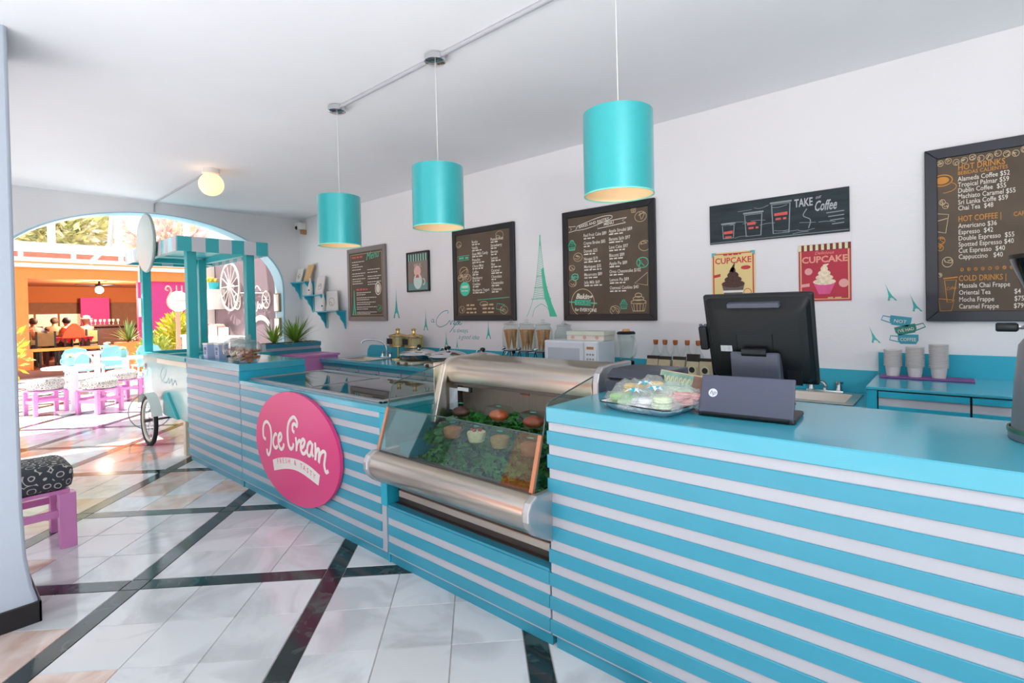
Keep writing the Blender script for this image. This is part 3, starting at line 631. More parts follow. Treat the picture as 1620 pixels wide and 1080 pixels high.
for k in range(11): squiggle(m, (X + .02 + k * .05, Z + .815 + .008 * math.sin(k * 2)), .02, seed=40 + k, w=.003)
squiggle(m, (X + .03, Z + .60), .02, seed=50, w=.003); squiggle(m, (X + .05, Z + .58), .02, seed=52, w=.003); m.rib([(X + .0, Z + .44), (X + .05, Z + .43), (X + .07, Z + .53), (X + .0, Z + .54)], .004, PY); m.rib([(X + .0, Z + .50), (X + .06, Z + .51)], .004, PY); squiggle(m, (X + .06, Z + .27), .034, seed=51, w=.004); squiggle(m, (X + .01, Z + .2), .014, seed=53, w=.003); squeeze(m).build('bean_drawings', CREAM, t)
m = MB(); m.ring((X + .03, Z + .72), .065, .006, PY, rz=.03); m.disc((X + .03, Z + .72), .045, PY - .0003, rz=.02); m.ring((X + .03, Z + .68), .09, .004, PY, rz=.03, a0=-1.5, a1=1.0)
m.rib([(X + .04, Z + .17), (X + .055, Z + .05), (X + .09, Z + .05), (X + .115, Z + .17)], .005, PY, closed=True); m.rib([(X + .035, Z + .18), (X + .12, Z + .185)], .006, PY); m.rib([(X + .0, Z + .07), (X + .1, Z + .06), (X + .08, Z + .0), (X + .01, Z + .0)], .005, PY, closed=True); squiggle(m, (X + .02, Z + .39), .025, seed=54, w=.004); squiggle(m, (X + .015, Z + .35), .02, seed=55, w=.004)
for k in range(9): squiggle(m, (X + .15 + k * .042, Z + .225), .01, seed=60 + k, w=.003)
m.text('Coffee', X + .05, Z + .115, .024, PY - .0003, shear=.3, rot=.1); squeeze(m).build('orange_drawings', ORC, t)
# chalk banner
t = thing('chalk_banner', 'wide dark chalkboard banner about coffee above the cupcake posters', 'sign', (-.86, YW, 1.93))
MB().box((-1.283, YW - .012, 1.932), (-.441, YW - .001, 2.206)).build('panel', mat('slate', '#2c383c', .8, var=.35, scale=14, stretch=(.3, 1, 2.2)), t)
BY = YW - .0125
m = MB().text('TAKE', -.74, 2.12, .072, BY, bold=.02, sx=.6).text('our', -.62, 2.155, .032, BY, shear=.3, rot=.15, sx=.7).text('Coffee', -.63, 2.08, .09, BY, shear=.35, bold=.015, sx=.5); m.build('white_lettering', mat('chalk_grey', '#b9bcbf', .8), t)
m = MB()
for cx, w0, h, zb in ((-1.155, .04, .09, 1.965), (-.99, .055, .145, 1.965), (-.82, .055, .19, 1.965)):
    m.rib([(cx - w0 * .85, zb), (cx + w0 * .85, zb), (cx + w0, zb + h), (cx - w0, zb + h)], .007, BY, closed=True); m.rib([(cx - w0 * 1.1, zb + h + .012), (cx + w0 * 1.1, zb + h + .012)], .012, BY)
for k in range(16):
    x = rg.uniform(-1.26, -.6); z = rg.uniform(1.95, 2.17); m.rib(cat_spline([(x, z), (x + .04, z + rg.uniform(-.01, .01)), (x + .09, z + rg.uniform(-.01, .01))], 3), .003, BY)
m.rib(cat_spline([(-.67, 2.1), (-.69, 2.06), (-.65, 2.03), (-.66, 1.98)], 4), .006, BY)
for k in range(4): m.rib([(-.56 + .01 * k, 2.06 - k * .024), (-.47, 2.063 - k * .024)], .006, BY)
m.rib([(-1.28, 1.94), (-.445, 1.945)], .004, BY); m.build('chalk_sketches', mat('chalk_dim', '#8f999d', .8), t)
m = MB()
for cx, z, w in ((-1.155, 1.995, .06), (-.99, 2.04, .08), (-.82, 2.08, .08)):
    greek(m, cx - w / 2, z, w, .022); greek(m, cx - w / 2 + .008, z - .028, w - .016, .016)
m.v = [(p[0], BY - .0004, p[2]) for p in m.v]; m.build('red_words', REDC, t)
# cupcake posters
def poster(label, x0, x1, z0, z1, ground, border): 
    t = thing('cupcake_poster', label, 'poster', ((x0 + x1) / 2, YW, z0)); MB().box((x0, YW - .006, z0), (x1, YW - .001, z1)).build('sheet', ground, t)
    MB().rib([(x0 + .012, z0 + .012), (x1 - .012, z0 + .012), (x1 - .012, z1 - .012), (x0 + .012, z1 - .012)], .01, YW - .0064, closed=True).build('border_line', border, t); return t
Y1 = YW - .0066
t = poster('yellow poster with a chocolate cupcake, partly behind the till screen', -1.275, -.985, 1.505, 1.869, mat('poster_yellow', '#e6cf8f', .5, var=.03), mat('poster_red', '#c8343a', .5))
MB().text('CUPCAKE', -1.13, 1.79, .058, Y1, 'CENTER', bold=.02, sx=.95).build('title', 'poster_red', t)
for nm, pp in (('corner_patch', [(-1.275, 1.869), (-1.275, 1.835), (-1.24, 1.869)]), ('corner_patch', [(-.985, 1.869), (-1.02, 1.869), (-.985, 1.835)])): MB().poly(pp, Y1).build(nm, mat('poster_teal', '#57b5bd', .5), t)
m = MB(); greek(m, -1.19, 1.845, .12, .01); m.poly([(-1.265, 1.69), (-1.215, 1.7), (-1.215, 1.72), (-1.265, 1.71)], Y1); m.disc((-1.045, 1.755), .032, Y1, rz=.014); m.ring((-1.035, 1.585), .024, .004, Y1); m.build('red_marks', 'poster_red', t)
MB().poly([(-1.185, 1.54), (-1.075, 1.54), (-1.055, 1.64), (-1.205, 1.64)], Y1).build('wrapper', mat('wrapper_grey', '#5f5650', .5, var=.3, scale=120, stretch=(1, 1, .05)), t)
m = MB()
for k in range(4): m.disc((-1.13, 1.645 + k * .03), .078 - k * .02, Y1 - .0004 - k * .0002, rz=.026)
m.rib([(-1.14, 1.73), (-1.125, 1.77), (-1.118, 1.79)], [.03, .014, .004], Y1 - .001); m.build('frosting', mat('choc_frosting', '#4a2a22', .5, var=.5, scale=70), t)
MB().poly([(-1.198, 1.585), (-1.063, 1.585), (-1.06, 1.6), (-1.2, 1.6)], Y1 - .0003).build('wrapper_band', OFFW, t)
t = poster('crimson poster with a pink cupcake and striped awning top', -.72, -.436, 1.512, 1.87, mat('poster_crimson', '#b8273f', .5, var=.06, scale=3), mat('poster_tan', '#d8b27a', .5))
m = MB()
for k in range(9): m.poly([(-.72 + k * .0316, 1.832), (-.72 + k * .0316 + .016, 1.832), (-.72 + k * .0316 + .016, 1.869), (-.72 + k * .0316, 1.869)], Y1 - .0004)
m.build('awning_stripes', mat('awning_cream', '#d9dcae', .5), t)
MB().poly([(-.72, 1.83), (-.436, 1.83), (-.436, 1.87), (-.72, 1.87)], Y1 - .0001).build('awning_ground', mat('awning_dark', '#7a1f2b', .5), t)
m = MB().text('CUPCAKE', -.578, 1.755, .056, Y1, 'CENTER', bold=.03).text('Delicious', -.578, 1.805, .028, Y1, 'CENTER', shear=.3); m.build('title', mat('poster_salmon', '#e79a86', .5), t)
m = MB().disc((-.665, 1.70), .022, Y1).disc((-.475, 1.62), .026, Y1); m.poly([(-.71, 1.60), (-.66, 1.605), (-.66, 1.625), (-.71, 1.62)], Y1); m.build('stamps', mat('poster_pinkish', '#e5a3a0', .5), t)
MB().poly([(-.61, 1.555), (-.55, 1.555), (-.52, 1.62), (-.635, 1.62)], Y1 - .0004).build('wrapper', mat('wrapper_pink', '#e05a93', .5, var=.15, scale=100, stretch=(1, 1, .05)), t)
m = MB()
for k in range(4): m.disc((-.578, 1.632 + k * .027), .062 - k * .014, Y1 - .0006 - k * .0002, rz=.02)
m.rib([(-.578, 1.71), (-.575, 1.735), (-.555, 1.742)], [.03, .02, .005], Y1 - .0015); m.build('frosting', mat('vanilla_frosting', '#ecd9bd', .5, var=.25, scale=60), t)
m = MB(); greek(m, -.56, 1.525, .09, .012); m.v = [(p[0], Y1 - .001, p[2]) for p in m.v]; m.build('footer_words', 'poster_tan', t)

# ------------------------------------------------------------------ wall decals
DY = YW - .0012
def tower(label, x, z0, h, w, dm, lean=0.0, detail=False):
    t = thing('tower_decal', label, 'wall decal', (x, YW, z0), group='tower decals on the back wall')
    def q(a, b): return (x + a * w + lean * b * h, z0 + b * h)
    m = MB()
    if not detail:
        m.poly([q(-.5, 0), q(-.28, 0), q(-.2, .12), q(0, .18), q(.2, .12), q(.28, 0), q(.5, 0), q(.2, .28), q(.06, .6), q(.0, 1), q(-.06, .6), q(-.2, .28)], DY)
        m.build('silhouette', dm, t)
    else:
        for sg in (-1, 1): m.rib(cat_spline([q(sg * .5, 0), q(sg * .34, .14), q(sg * .2, .34), q(sg * .1, .6), q(sg * .03, .86), q(0, 1)], 5), .005, DY)
        for sg in (-1, 1): m.rib(cat_spline([q(sg * .3, 0), q(sg * .22, .1), q(0, .16)], 5), .005, DY)
        for b in (.22, .36, .5): m.rib([q(-.5 * (1 - b) ** 2 * 1.1, b), q(.5 * (1 - b) ** 2 * 1.1, b)], .006, DY)
        for k in range(26):
            b = .22 + .7 * k / 26; ww = .42 * (1 - b) ** 1.8; m.rib([q(-ww, b), q(ww, b + .03)], .0025, DY); m.rib([q(ww, b), q(-ww, b + .03)], .0025, DY)
        m.build('line_drawing', dm, t)
        m = MB().poly([q(.28, 0), q(.52, 0), q(.36, .15), q(.2, .36), q(.09, .6), q(.02, .58), q(.06, .4), q(.12, .22), q(.22, .12)], DY + .0002); m.build('shaded_side', DECALG, t)
        MB().rib([q(0, .88), q(0, 1.0)], .012, DY - .0002).build('spire', DECALG, t)
    return t
tower('tall green line-drawn iron tower decal between two menus', -2.81, 1.425, .745, .345, DECALG, detail=True)
for lab, x, z0, h in (('small teal tower decal just right of the grey framed menu', -5.0, 1.42, .37), ('small teal tower decal left of the script lettering', -4.46, 1.28, .24), ('small teal tower decal below the large script C', -4.12, 1.10, .19), ('small teal tower decal at the foot of the script wording', -3.95, 1.09, .125), ('small teal tower decal right of the script wording', -3.485, 1.205, .205)):
    tower(lab, x, z0, h, h * .34, DECAL)
for lab, x, z0 in (('small teal tower decal high above the stacked cups decal', -.215, 1.505), ('small teal tower decal touching the large drinks menu', -.10, 1.44), ('small teal tower decal left of the stacked cups decal', -.295, 1.255)):
    tower(lab, x, z0, .1, .045, DECAL, lean=-.35)
t = thing('script_decal', 'teal script wall lettering about a crepe beside the flavour menu', 'wall decal', (-4.0, YW, 1.2))
m = MB(); m.rib(cat_spline([(-4.09, 1.465), (-4.078, 1.485), (-4.105, 1.50), (-4.19, 1.475), (-4.27, 1.41), (-4.275, 1.345), (-4.21, 1.32), (-4.11, 1.35), (-4.06, 1.39), (-4.05, 1.37), (-4.045, 1.345), (-4.02, 1.385), (-4.0, 1.385)], 5), [.008] * 61, DY)
m.rib(cat_spline([(-4.0, 1.35), (-3.975, 1.37), (-3.985, 1.385), (-4.0, 1.365), (-3.985, 1.345), (-3.95, 1.365), (-4.06, 1.265)], 5), .008, DY); m.rib(cat_spline([(-3.95, 1.37), (-3.925, 1.38), (-3.93, 1.35), (-3.955, 1.345)], 5), .008, DY); m.rib(cat_spline([(-3.925, 1.355), (-3.895, 1.37), (-3.905, 1.38), (-3.92, 1.36), (-3.9, 1.345), (-3.87, 1.36)], 5), .008, DY)
m.rib(cat_spline([(-4.33, 1.405), (-4.355, 1.40), (-4.36, 1.375), (-4.335, 1.375), (-4.32, 1.405), (-4.325, 1.37), (-4.31, 1.375)], 5), .006, DY); m.build('large_script', DECALB, t)
m = MB().text('is always', -4.01, 1.265, .066, DY).build('middle_line', mat('grey_teal', '#6fa9b0', .6), t)
m = MB().text('a good idea', -3.93, 1.197, .066, DY, shear=.5).build('last_line', 'grey_teal', t)
t = thing('cups_decal', 'teal decal of three stacked cups with wording above the paper cups', 'wall decal', (-.19, YW, 1.244))
def cup(nm, cx, cz, w, h, a, mm, word, side):
    m = MB(); ca, sa = math.cos(a), math.sin(a)
    def T(u, v): return (cx + u * ca - v * sa, cz + u * sa + v * ca)
    m.poly([T(-w * .38, -h / 2), T(w * .38, -h / 2), T(w * .5, -h * .1), T(w * .5, h / 2), T(-w * .5, h / 2), T(-w * .5, -h * .1)], DY)
    m.rib([T(side * w * .5, h * .3), T(side * w * .85, h * .35), T(side * w * .9, -h * .1), T(side * w * .45, -h * .3)], .006, DY); m.build(nm, mm, t)
    MB().text(word, *T(0, -h * .2), h * .5, DY - .0003, 'CENTER', rot=a, bold=.01, sx=.78 if len(word) > 3 else 1).build('cup_word', CHALK, t)
cup('cup_shape', -.2, 1.385, .1, .055, -.15, DECALB, 'NOT', -1); cup('cup_shape', -.175, 1.335, .1, .05, .25, mat('green_teal', '#2f8478', .6), "I'VE HAD", 1); cup('cup_shape', -.165, 1.28, .095, .055, 0, DECALB, 'COFFEE', -1)

# ------------------------------------------------------------------ ceiling lamps
SHADE = mat('teal_silk', '#12a4a8', .38, var=.03, scale=30, metal=.2, coat=.9); SHADE.node_tree.nodes['Principled BSDF'].inputs['Coat Roughness'].default_value = .3
LIN = mat('cream_lining', '#efdcb8', .7)
t0 = thing('pendant_lamp', 'teal drum pendant lamp', 'lamp', (0, 0, 0), group='teal drum pendant lamps', world=False)
MB().lathe([(.001, 0), (.055, 0), (.058, -.004), (.058, -.036), (.05, -.04), (.012, -.044), (.001, -.044)], (0, 0, ZC), 28).build('ceiling_rose', CHROME, t0, smooth=30)
MB().cyl((0, 0, ZC - .03), (0.004, 0, 2.25), .0022, n=6).build('cord', mat('white_cord', '#d8d6d2', .6), t0)
MB().lathe([(.14, 1.955), (.1405, 2.0), (.1405, 2.24), (.14, 2.283)], n=48, cap=False).build('shade', SHADE, t0, smooth=180)
MB().lathe([(.138, 2.281), (.138, 1.9555)], n=48, cap=False).lathe([(.001, 2.255), (.138, 2.255)], n=48, cap=False).build('lining', LIN, t0, smooth=60)
MB().lathe([(.1415, 1.953), (.1415, 1.958), (.137, 1.958), (.137, 1.953), (.1415, 1.953)], n=48, cap=False).build('lower_rim', mat('rim_green', '#7fd6c4', .4), t0)
MB().sphere((0, 0, 2.1), .035, 14).cyl((0, 0, 2.12), (0, 0, 2.26), .016, n=10).build('bulb', mat('bulb_glow', '#ffdca8', .4, emit=2.2), t0, smooth=60)
for k, (x, lab) in enumerate(((-3.11, 'teal drum pendant lamp farthest along the ceiling conduit, above the grey framed menu'), (-2.095, 'teal drum pendant lamp in the middle of the row of three'), (-.985, 'teal drum pendant lamp nearest the till, largest of the three'))):
    if k == 0: t0.location = (x, 1.846, 0); t0['label'] = lab
    else: dup(t0, (x, 1.846, 0), label=lab)
t = MB().tube([(-3.1, 1.846, ZC - .014), (2.59, 1.846, ZC - .014)], .0125, 10).build('ceiling_conduit', mat('grey_conduit', '#b3b4ba', .5), smooth=60); tag(t, 'straight grey conduit joining the pendant lamps on the ceiling', 'conduit')
t = thing('globe_lamp', 'round glowing cream globe lamp on the ceiling near the arch', 'lamp', (-5.33, 1.815, ZC - .2))
MB().lathe([(.001, ZC), (.075, ZC), (.075, ZC - .045), (.06, ZC - .055), (.001, ZC - .055)], (-5.33, 1.815, 0), 24).build('fitting', OFFW, t, smooth=40)
MB().sphere((-5.33, 1.815, ZC - .145), .108, 28).build('globe', mat('globe_glow', '#ffcd98', .4, emit=.85), t, smooth=180)
t = MB().tube([(-5.4, 1.815, ZC - .012), (XE + .03, 1.857, ZC - .012), (XE + .012, 1.857, ZC - .03), (XE + .012, 1.857, AS + AH + .01)], .009, 8).build('lamp_cable', 'grey_conduit', smooth=60); tag(t, 'thin cable running from the globe lamp to the arch crown', 'cable')
t = thing('wall_sensor', 'small white alarm sensor high in the far corner', 'sensor', (-7.2, 3.6, 2.7))
MB().box((-7.26, 3.56, 2.72), (-7.14, 3.679, 2.83)).build('housing', OFFW, t, bev=.01); MB().sphere((-7.2, 3.57, 2.75), .03, 12).build('lens', BPLAS, t, smooth=180); MB().box((-7.17, 3.6, 2.66), (-7.13, 3.679, 2.72)).build('bracket', mat('tan_plastic', '#b5815c', .5), t)

# ------------------------------------------------------------------ bracket shelves in the far corner
BRK = [(0, 0), (0, -.235), (-.012, -.22), (-.035, -.15), (-.06, -.115), (-.075, -.1), (-.085, -.06), (-.12, -.035), (-.14, 0)]
def shelf(label, x0, x1, z):
    t = thing('bracket_shelf', label, 'shelf', ((x0 + x1) / 2, YW, z), group='stepped bracket shelves')
    MB().box((x0 - .01, YW - .155, z - .014), (x1 + .01, YW - .001, z)).build('board', BLUED, t, bev=.002)
    for a in (x0, x1 - .02): MB().prism([(YW - .002 + p[0], z - .015 + p[1]) for p in BRK], a, a + .02, 'x').build('bracket', BLUED, t)
    MB().box((x0 + .02, YW - .012, z - .24), (x0 + .05, YW - .001, z - .015)).build('back_cleat', PALE, t)
shelf('blue bracket shelf nearest the far corner, topmost of the three', -7.36, -6.95, 1.956); shelf('blue bracket shelf in the middle of the three steps', -7.0, -6.53, 1.757); shelf('blue bracket shelf lowest of the three steps', -6.64, -6.12, 1.527)
def leaning(name, label, cat, x, z, w, h, mm, ly=.05, draw=None, dx=0):
    t = thing(name, label, cat, (x, YW - .1, z)); y0 = YW - .10; m = MB()
    m.add([(x - w / 2, y0, z), (x + w / 2, y0, z), (x + w / 2 + dx, y0 + ly, z + h), (x - w / 2 + dx, y0 + ly, z + h), (x - w / 2, y0 + .015, z), (x + w / 2, y0 + .015, z), (x + w / 2 + dx, y0 + ly + .015, z + h), (x - w / 2 + dx, y0 + ly + .015, z + h)],
          [(0, 1, 2, 3), (5, 4, 7, 6), (1, 0, 4, 5), (2, 1, 5, 6), (3, 2, 6, 7), (0, 3, 7, 4)]); m.build('card', mm, t)
    if draw:
        d = MB(); squiggle(d, (0, h * .45), w * .25, y=0, w=.006, seed=draw)
        d.v = [(x + p[0] + dx * p[2] / h, y0 + ly * p[2] / h - .0015, z + p[2]) for p in d.v]; d.build('sketch', mat('pencil_grey', '#8b8f93', .7), t)
    return t
leaning('wooden_panel', 'tan wooden panel leaning on the topmost bracket shelf', 'panel', -7.0, 1.956, .17, .24, mat('tan_wood', '#cfa877', .6, var=.12, scale=30, stretch=(1, 1, .1)), dx=.07)
leaning('picture_card', 'white card leaning at the corner end of the topmost bracket shelf', 'card', -7.24, 1.956, .16, .2, OFFW, draw=3)
leaning('picture_card', 'white sketched card leaning on the middle bracket shelf', 'card', -6.65, 1.757, .2, .25, mat('card_white', '#dedad6', .7), draw=5)
leaning('picture_card', 'tall white sketched card leaning on the lowest bracket shelf', 'card', -6.3, 1.527, .28, .27, 'card_white' and _M['card_white'], draw=7, dx=-.09)
for lab, x, z in (('slim white bottle figure on the middle bracket shelf', -6.87, 1.757), ('slim white bottle figure on the lowest bracket shelf', -6.52, 1.527)):
    t = thing('white_bottle', lab, 'bottle', (x, YW - .1, z)); MB().lathe([(.001, 0), (.03, 0), (.033, .08), (.028, .14), (.012, .2), (.012, .24), (.001, .24)], (x, YW - .1, z), 14).build('body', OFFW, t, smooth=50); MB().sphere((x + .01, YW - .128, z + .07), .012, 8).build('button', BPLAS, t, smooth=180)

# ------------------------------------------------------------------ back cabinets, worktop and sinks
def cabinet(label, x0, x1, zt=.914):
    t = thing('back_cabinet', label, 'cabinet', ((x0 + x1) / 2, 3.4, 0), group='striped cabinets along the back wall')
    MB().box((x0, 3.13, .08), (x1, YW - .01, zt)).build('body', BLUE, t); MB().box((x0 + .01, 3.16, 0), (x1 - .01, 3.6, .08)).build('plinth', BLUED, t)
    for k in range(2):
        a = x0 + .012 + k * (x1 - x0) / 2; b = a + (x1 - x0) / 2 - .02
        d = MB().box((a, 3.115, .1), (b, 3.13, .912)).build('door', WHITE, t)
        for j in range(10):
            z = .912 - j * .078; MB().box((a, 3.108, z - .044), (b, 3.116, z)).build('slat', BLUE, d, bev=.002)
        for z in (.79, .3): MB().box((b - .03, 3.098, z), (b - .012, 3.104, z + .05)).build('hinge', mat('hinge_blue', '#1c7f96', .4), d)
xs = [-5.72, -4.95, -4.18, -3.41, -2.64, -1.87, -1.08, -.29]
pos = ['below the left sink', 'below the brass dispensers', 'below the first crepe maker', 'below the cone dispensers', 'below the microwave', 'below the blender', 'below the right sink']
for k in range(7): cabinet('blue and white striped back cabinet ' + pos[k], xs[k], xs[k + 1], .8 if k in (0, 6) else .914)
wk = MB(); S1 = (-5.42, -4.93, 3.2, 3.5); S2 = (-.93, -.38, 3.2, 3.55)
for a, b in ((-5.74, S1[0]), (S1[1], S2[0]), (S2[1], -.288)): wk.box((a, 3.085, .914), (b, YW - .001, .95))
for s_ in (S1, S2): wk.box((s_[0], 3.085, .914), (s_[1], s_[2], .95)); wk.box((s_[0], s_[3], .914), (s_[1], YW - .001, .95))
tag(wk.build('back_worktop', BLUET), 'long blue worktop running along the back wall', 'worktop')
m = MB().prism([(-5.62, .951), (-.289, .951), (-.289, 1.088), (-5.5, 1.088), (-5.56, 1.075), (-5.6, 1.03)], YW - .016, YW - .001, 'y'); tag(m.build('splashback', mat('splash_blue', '#3db2c9', .35, var=.03)), 'low blue splashback along the back worktop', 'splashback')
def sink(label, s_):
    x0, x1, y0, y1 = s_; t = thing('sink', label, 'sink', ((x0 + x1) / 2, (y0 + y1) / 2, .95)); e = .03; d = .14
    m = MB()
    m.box((x0 - .03, y0 - .03, .951), (x1 + .03, y0 + .02, .957)).box((x0 - .03, y1 - .02, .951), (x1 + .03, y1 + .03, .957)).box((x0 - .03, y0 + .02, .951), (x0 + .02, y1 - .02, .957)).box((x1 - .02, y0 + .02, .951), (x1 + .03, y1 - .02, .957)); m.build('rim', STEEL, t, bev=.003)
    a = [(x0 + .02, y0 + .02), (x1 - .02, y0 + .02), (x1 - .02, y1 - .02), (x0 + .02, y1 - .02)]; b = [(x0 + .05, y0 + .05), (x1 - .05, y0 + .05), (x1 - .05, y1 - .05), (x0 + .05, y1 - .05)]
    MB().add([(*p, .954) for p in a] + [(*p, .954 - d) for p in b], [(0, 1, 5, 4), (1, 2, 6, 5), (2, 3, 7, 6), (3, 0, 4, 7), (4, 5, 6, 7)]).build('basin', STEEL, t)
    MB().cyl(((x0 + x1) / 2, (y0 + y1) / 2, .8145), ((x0 + x1) / 2, (y0 + y1) / 2, .819), .03, n=16).build('drain', STEELD, t)
sink('steel sink set in the blue worktop left of the brass dispensers', S1); sink('steel sink set in the blue worktop right of the till', S2)
def faucet(label, x, y, big):
    t = thing('faucet', label, 'faucet', (x, y, .951))
    MB().box((x - .1, y - .025, .951), (x + .1, y + .025, .966)).build('base', CHROME, t, bev=.008, seg=2)
    for sg in (-1, 1): MB().lathe([(.02, .966), (.016, .985), (.013, 1.0), (.024, 1.008), (.024, 1.02), (.001, 1.024)], (x + sg * .075, y, 0), 12).build('handle', CHROME, t, smooth=40)
    if big: p = [(x, y, .96), (x, y, 1.06), (x - .03, y - .02, 1.13), (x - .1, y - .1, 1.17), (x - .17, y - .19, 1.165), (x - .19, y - .215, 1.13)]
    else: p = [(x, y, .96), (x, y, 1.0), (x - .03, y - .05, 1.03), (x - .1, y - .15, 1.03), (x - .13, y - .2, 1.0)]
    MB().tube(cat_spline(p, 4), .011, 10).build('spout', CHROME, t, smooth=60)
faucet('tall chrome faucet with bent spout at the left sink', -5.08, 3.58, True); faucet('low chrome faucet behind the right sink', -.55, 3.6, False)
# raised cabinet at the right with drawers
t = thing('drawer_cabinet', 'raised blue drawer cabinet holding the paper cups', 'cabinet', (.4, 3.4, 0))
MB().box((-.282, 3.09, 0), (1.6, YW - .001, 1.062)).build('body', BLUE, t); MB().box((-.286, 3.055, 1.062), (1.6, YW - .001, 1.077)).build('worktop', BLUET, t, bev=.003)
MB().box((-.284, YW - .016, 1.077), (1.6, YW - .001, 1.2)).build('splashback', BLUED, t)
MB().box((-.24, 3.084, .1), (1.5, 3.0905, 1.06)).build('reveal', BLACK, t)
for a, b in ((-.234, .105), (.113, .5), (.508, .95)):
    d = MB().box((a, 3.07, .55), (b, 3.086, 1.056)).build('drawer', WHITE, t)
    for z0, z1 in ((1.027, 1.056), (.92, .985), (.82, .88), (.72, .78)): MB().box((a, 3.06, z0), (b, 3.071, z1)).build('slat', BLUED, d)
for a, b in ((-.282, -.24), (.95, 1.6)): MB().box((a, 3.062, 0), (b, 3.09, 1.062)).build('stile', BLUED, t)
# purple mat and stacks of paper cups
tag(MB().box((-.262, 3.44, 1.0775), (.135, 3.58, 1.086)).build('purple_tray', mat('purple_mat', '#7c4a8c', .5, var=.1), bev=.003), 'thin purple tray under the stacks of paper cups', 'tray')
PAPER = mat('paper_cup', '#d9d3d0', .7, var=.03)
cm = MB().lathe([(.001, .002), (.028, .002), (.029, 0), (.0355, .054), (.042, .0555), (.042, .0595), (.0345, .0595), (.0285, .006), (.001, .006)], n=24)
for x, nn, lab in ((-.205, 11, 'white paper cup in the leftmost short stack on the purple tray'), (-.108, 13, 'white paper cup in the middle stack on the purple tray'), (-.008, 15, 'white paper cup in the tallest stack on the purple tray')):
    for k in range(nn):
        if 'pc' not in globals(): o = pc = cm.build('paper_cup', PAPER, smooth=50)
        else: o = pc.copy(); COL.objects.link(o)
        o.location = (x, 3.505, 1.0862 + k * .0085); tag(o, ('topmost ' if k == nn - 1 else 'lowest ' if k == 0 else '') + lab, 'cup', 'stacked white paper cups')
# ------------------------------------------------------------------ things on the back worktop
BRASS = mat('brass', '#d9c083', .25, metal=1.0, var=.08); AMB = mat('amber_syrup', '#b58a3a', .15, var=.2)
t0 = thing('syrup_dispenser', 'brass and glass syrup dispenser on a slim pole, left of the pair', 'dispenser', (-4.78, 3.53, .95), group='brass syrup dispensers', world=False)
MB().lathe([(.001, 0), (.075, 0), (.07, .012), (.02, .022), (.013, .03), (.013, .14), (.02, .145), (.001, .145)], n=20).build('pole', BRASS, t0, smooth=40)
MB().lathe([(.001, .145), (.1, .145), (.105, .15), (.105, .163), (.001, .163)], n=24).build('lower_plate', BRASS, t0, smooth=40)
MB().lathe([(.1, .163), (.1, .265)], n=24, cap=False).build('tank', GLASS, t0, smooth=180)
MB().lathe([(.001, .164), (.093, .164), (.093, .25), (.001, .25)], n=24).build('syrup', mat('honey', '#cdbf83', .2, var=.15), t0, smooth=40)
MB().lathe([(.001, .262), (.108, .262), (.11, .27), (.1, .28), (.04, .295), (.02, .305), (.018, .33), (.026, .34), (.026, .352), (.001, .36)], n=24).build('lid', BRASS, t0, smooth=40)
for k in range(4): MB().cyl((.1 * math.cos(k * 1.57 + .5), .1 * math.sin(k * 1.57 + .5), .16), (.1 * math.cos(k * 1.57 + .5), .1 * math.sin(k * 1.57 + .5), .268), .006, n=8).build('strut', BRASS, t0)
MB().box((-.07, -.106, .18), (.02, -.101, .245)).build('label_card', BPLAS, t0)
dup(t0, (-4.49, 3.53, .95), label='brass and glass syrup dispenser right of the pair, beside the first crepe pan')
t0 = thing('crepe_maker', 'lidded steel crepe pan on a cream base, leftmost of three', 'crepe maker', (-4.2, 3.36, .95), group='lidded crepe pans', world=False)
b = MB().box((-.14, -.2, .0), (.14, .12, .035)).build('base', mat('cream_enamel', '#d8cbb4', .4), t0, bev=.015, seg=2)
for dx in (-.07, .06): MB().cyl((dx, -.2, .02), (dx, -.222, .02), .016, .013, 12).build('knob', mat('brown_knob', '#6b5136', .4), b, smooth=40)
MB().lathe([(.001, .036), (.13, .036), (.17, .055), (.195, .09), (.2, .1), (.19, .1), (.16, .062), (.001, .05)], n=32).build('pan', mat('steel_pan', '#7d878d', .18, metal=1.0), t0, smooth=40)
l = MB().lathe([(.2, .1), (.196, .108), (.16, .128), (.09, .147), (.03, .153), (.001, .154)], n=32).build('lid', CHROME, t0, smooth=60)
MB().cyl((0, 0, .153), (0, 0, .168), .01, n=10).build('lid_stem', CHROME, l); MB().sphere((.01, 0, .182), .022, 12, sz=.8, sx=1.3).build('lid_knob', BPLAS, l, smooth=180)
MB().tube([(.19, .05, .095), (.22, .05, .1), (.22, -.05, .1), (.19, -.05, .095)], .007, 8).build('grip', CHROME, t0, smooth=60)
dup(t0, (-3.74, 3.36, .95), label='lidded steel crepe pan on a cream base, second from the brass dispensers'); dup(t0, (-3.27, 3.36, .95), label='lidded steel crepe pan on a cream base, nearest the cone dispensers')
for k, (x, lab) in enumerate(((-4.05, 'first'), (-3.5, 'middle'), (-3.1, 'last'))):
    t = thing('pump_tap', 'small chrome tap on the worktop behind the crepe pans, %s of three' % lab, 'tap', (x, 3.6, .95), group='small chrome taps')
    MB().cyl((x, 3.6, .951), (x, 3.6, 1.07), .012, n=10).build('stem', CHROME, t); MB().tube(cat_spline([(x, 3.6, 1.06), (x - .01, 3.595, 1.1), (x - .04, 3.585, 1.1), (x - .06, 3.58, 1.07)], 4), .011, 8).build('nozzle', CHROME, t, smooth=60); MB().sphere((x + .01, 3.6, 1.095), .02, 10).build('knob', BPLAS, t, smooth=180)
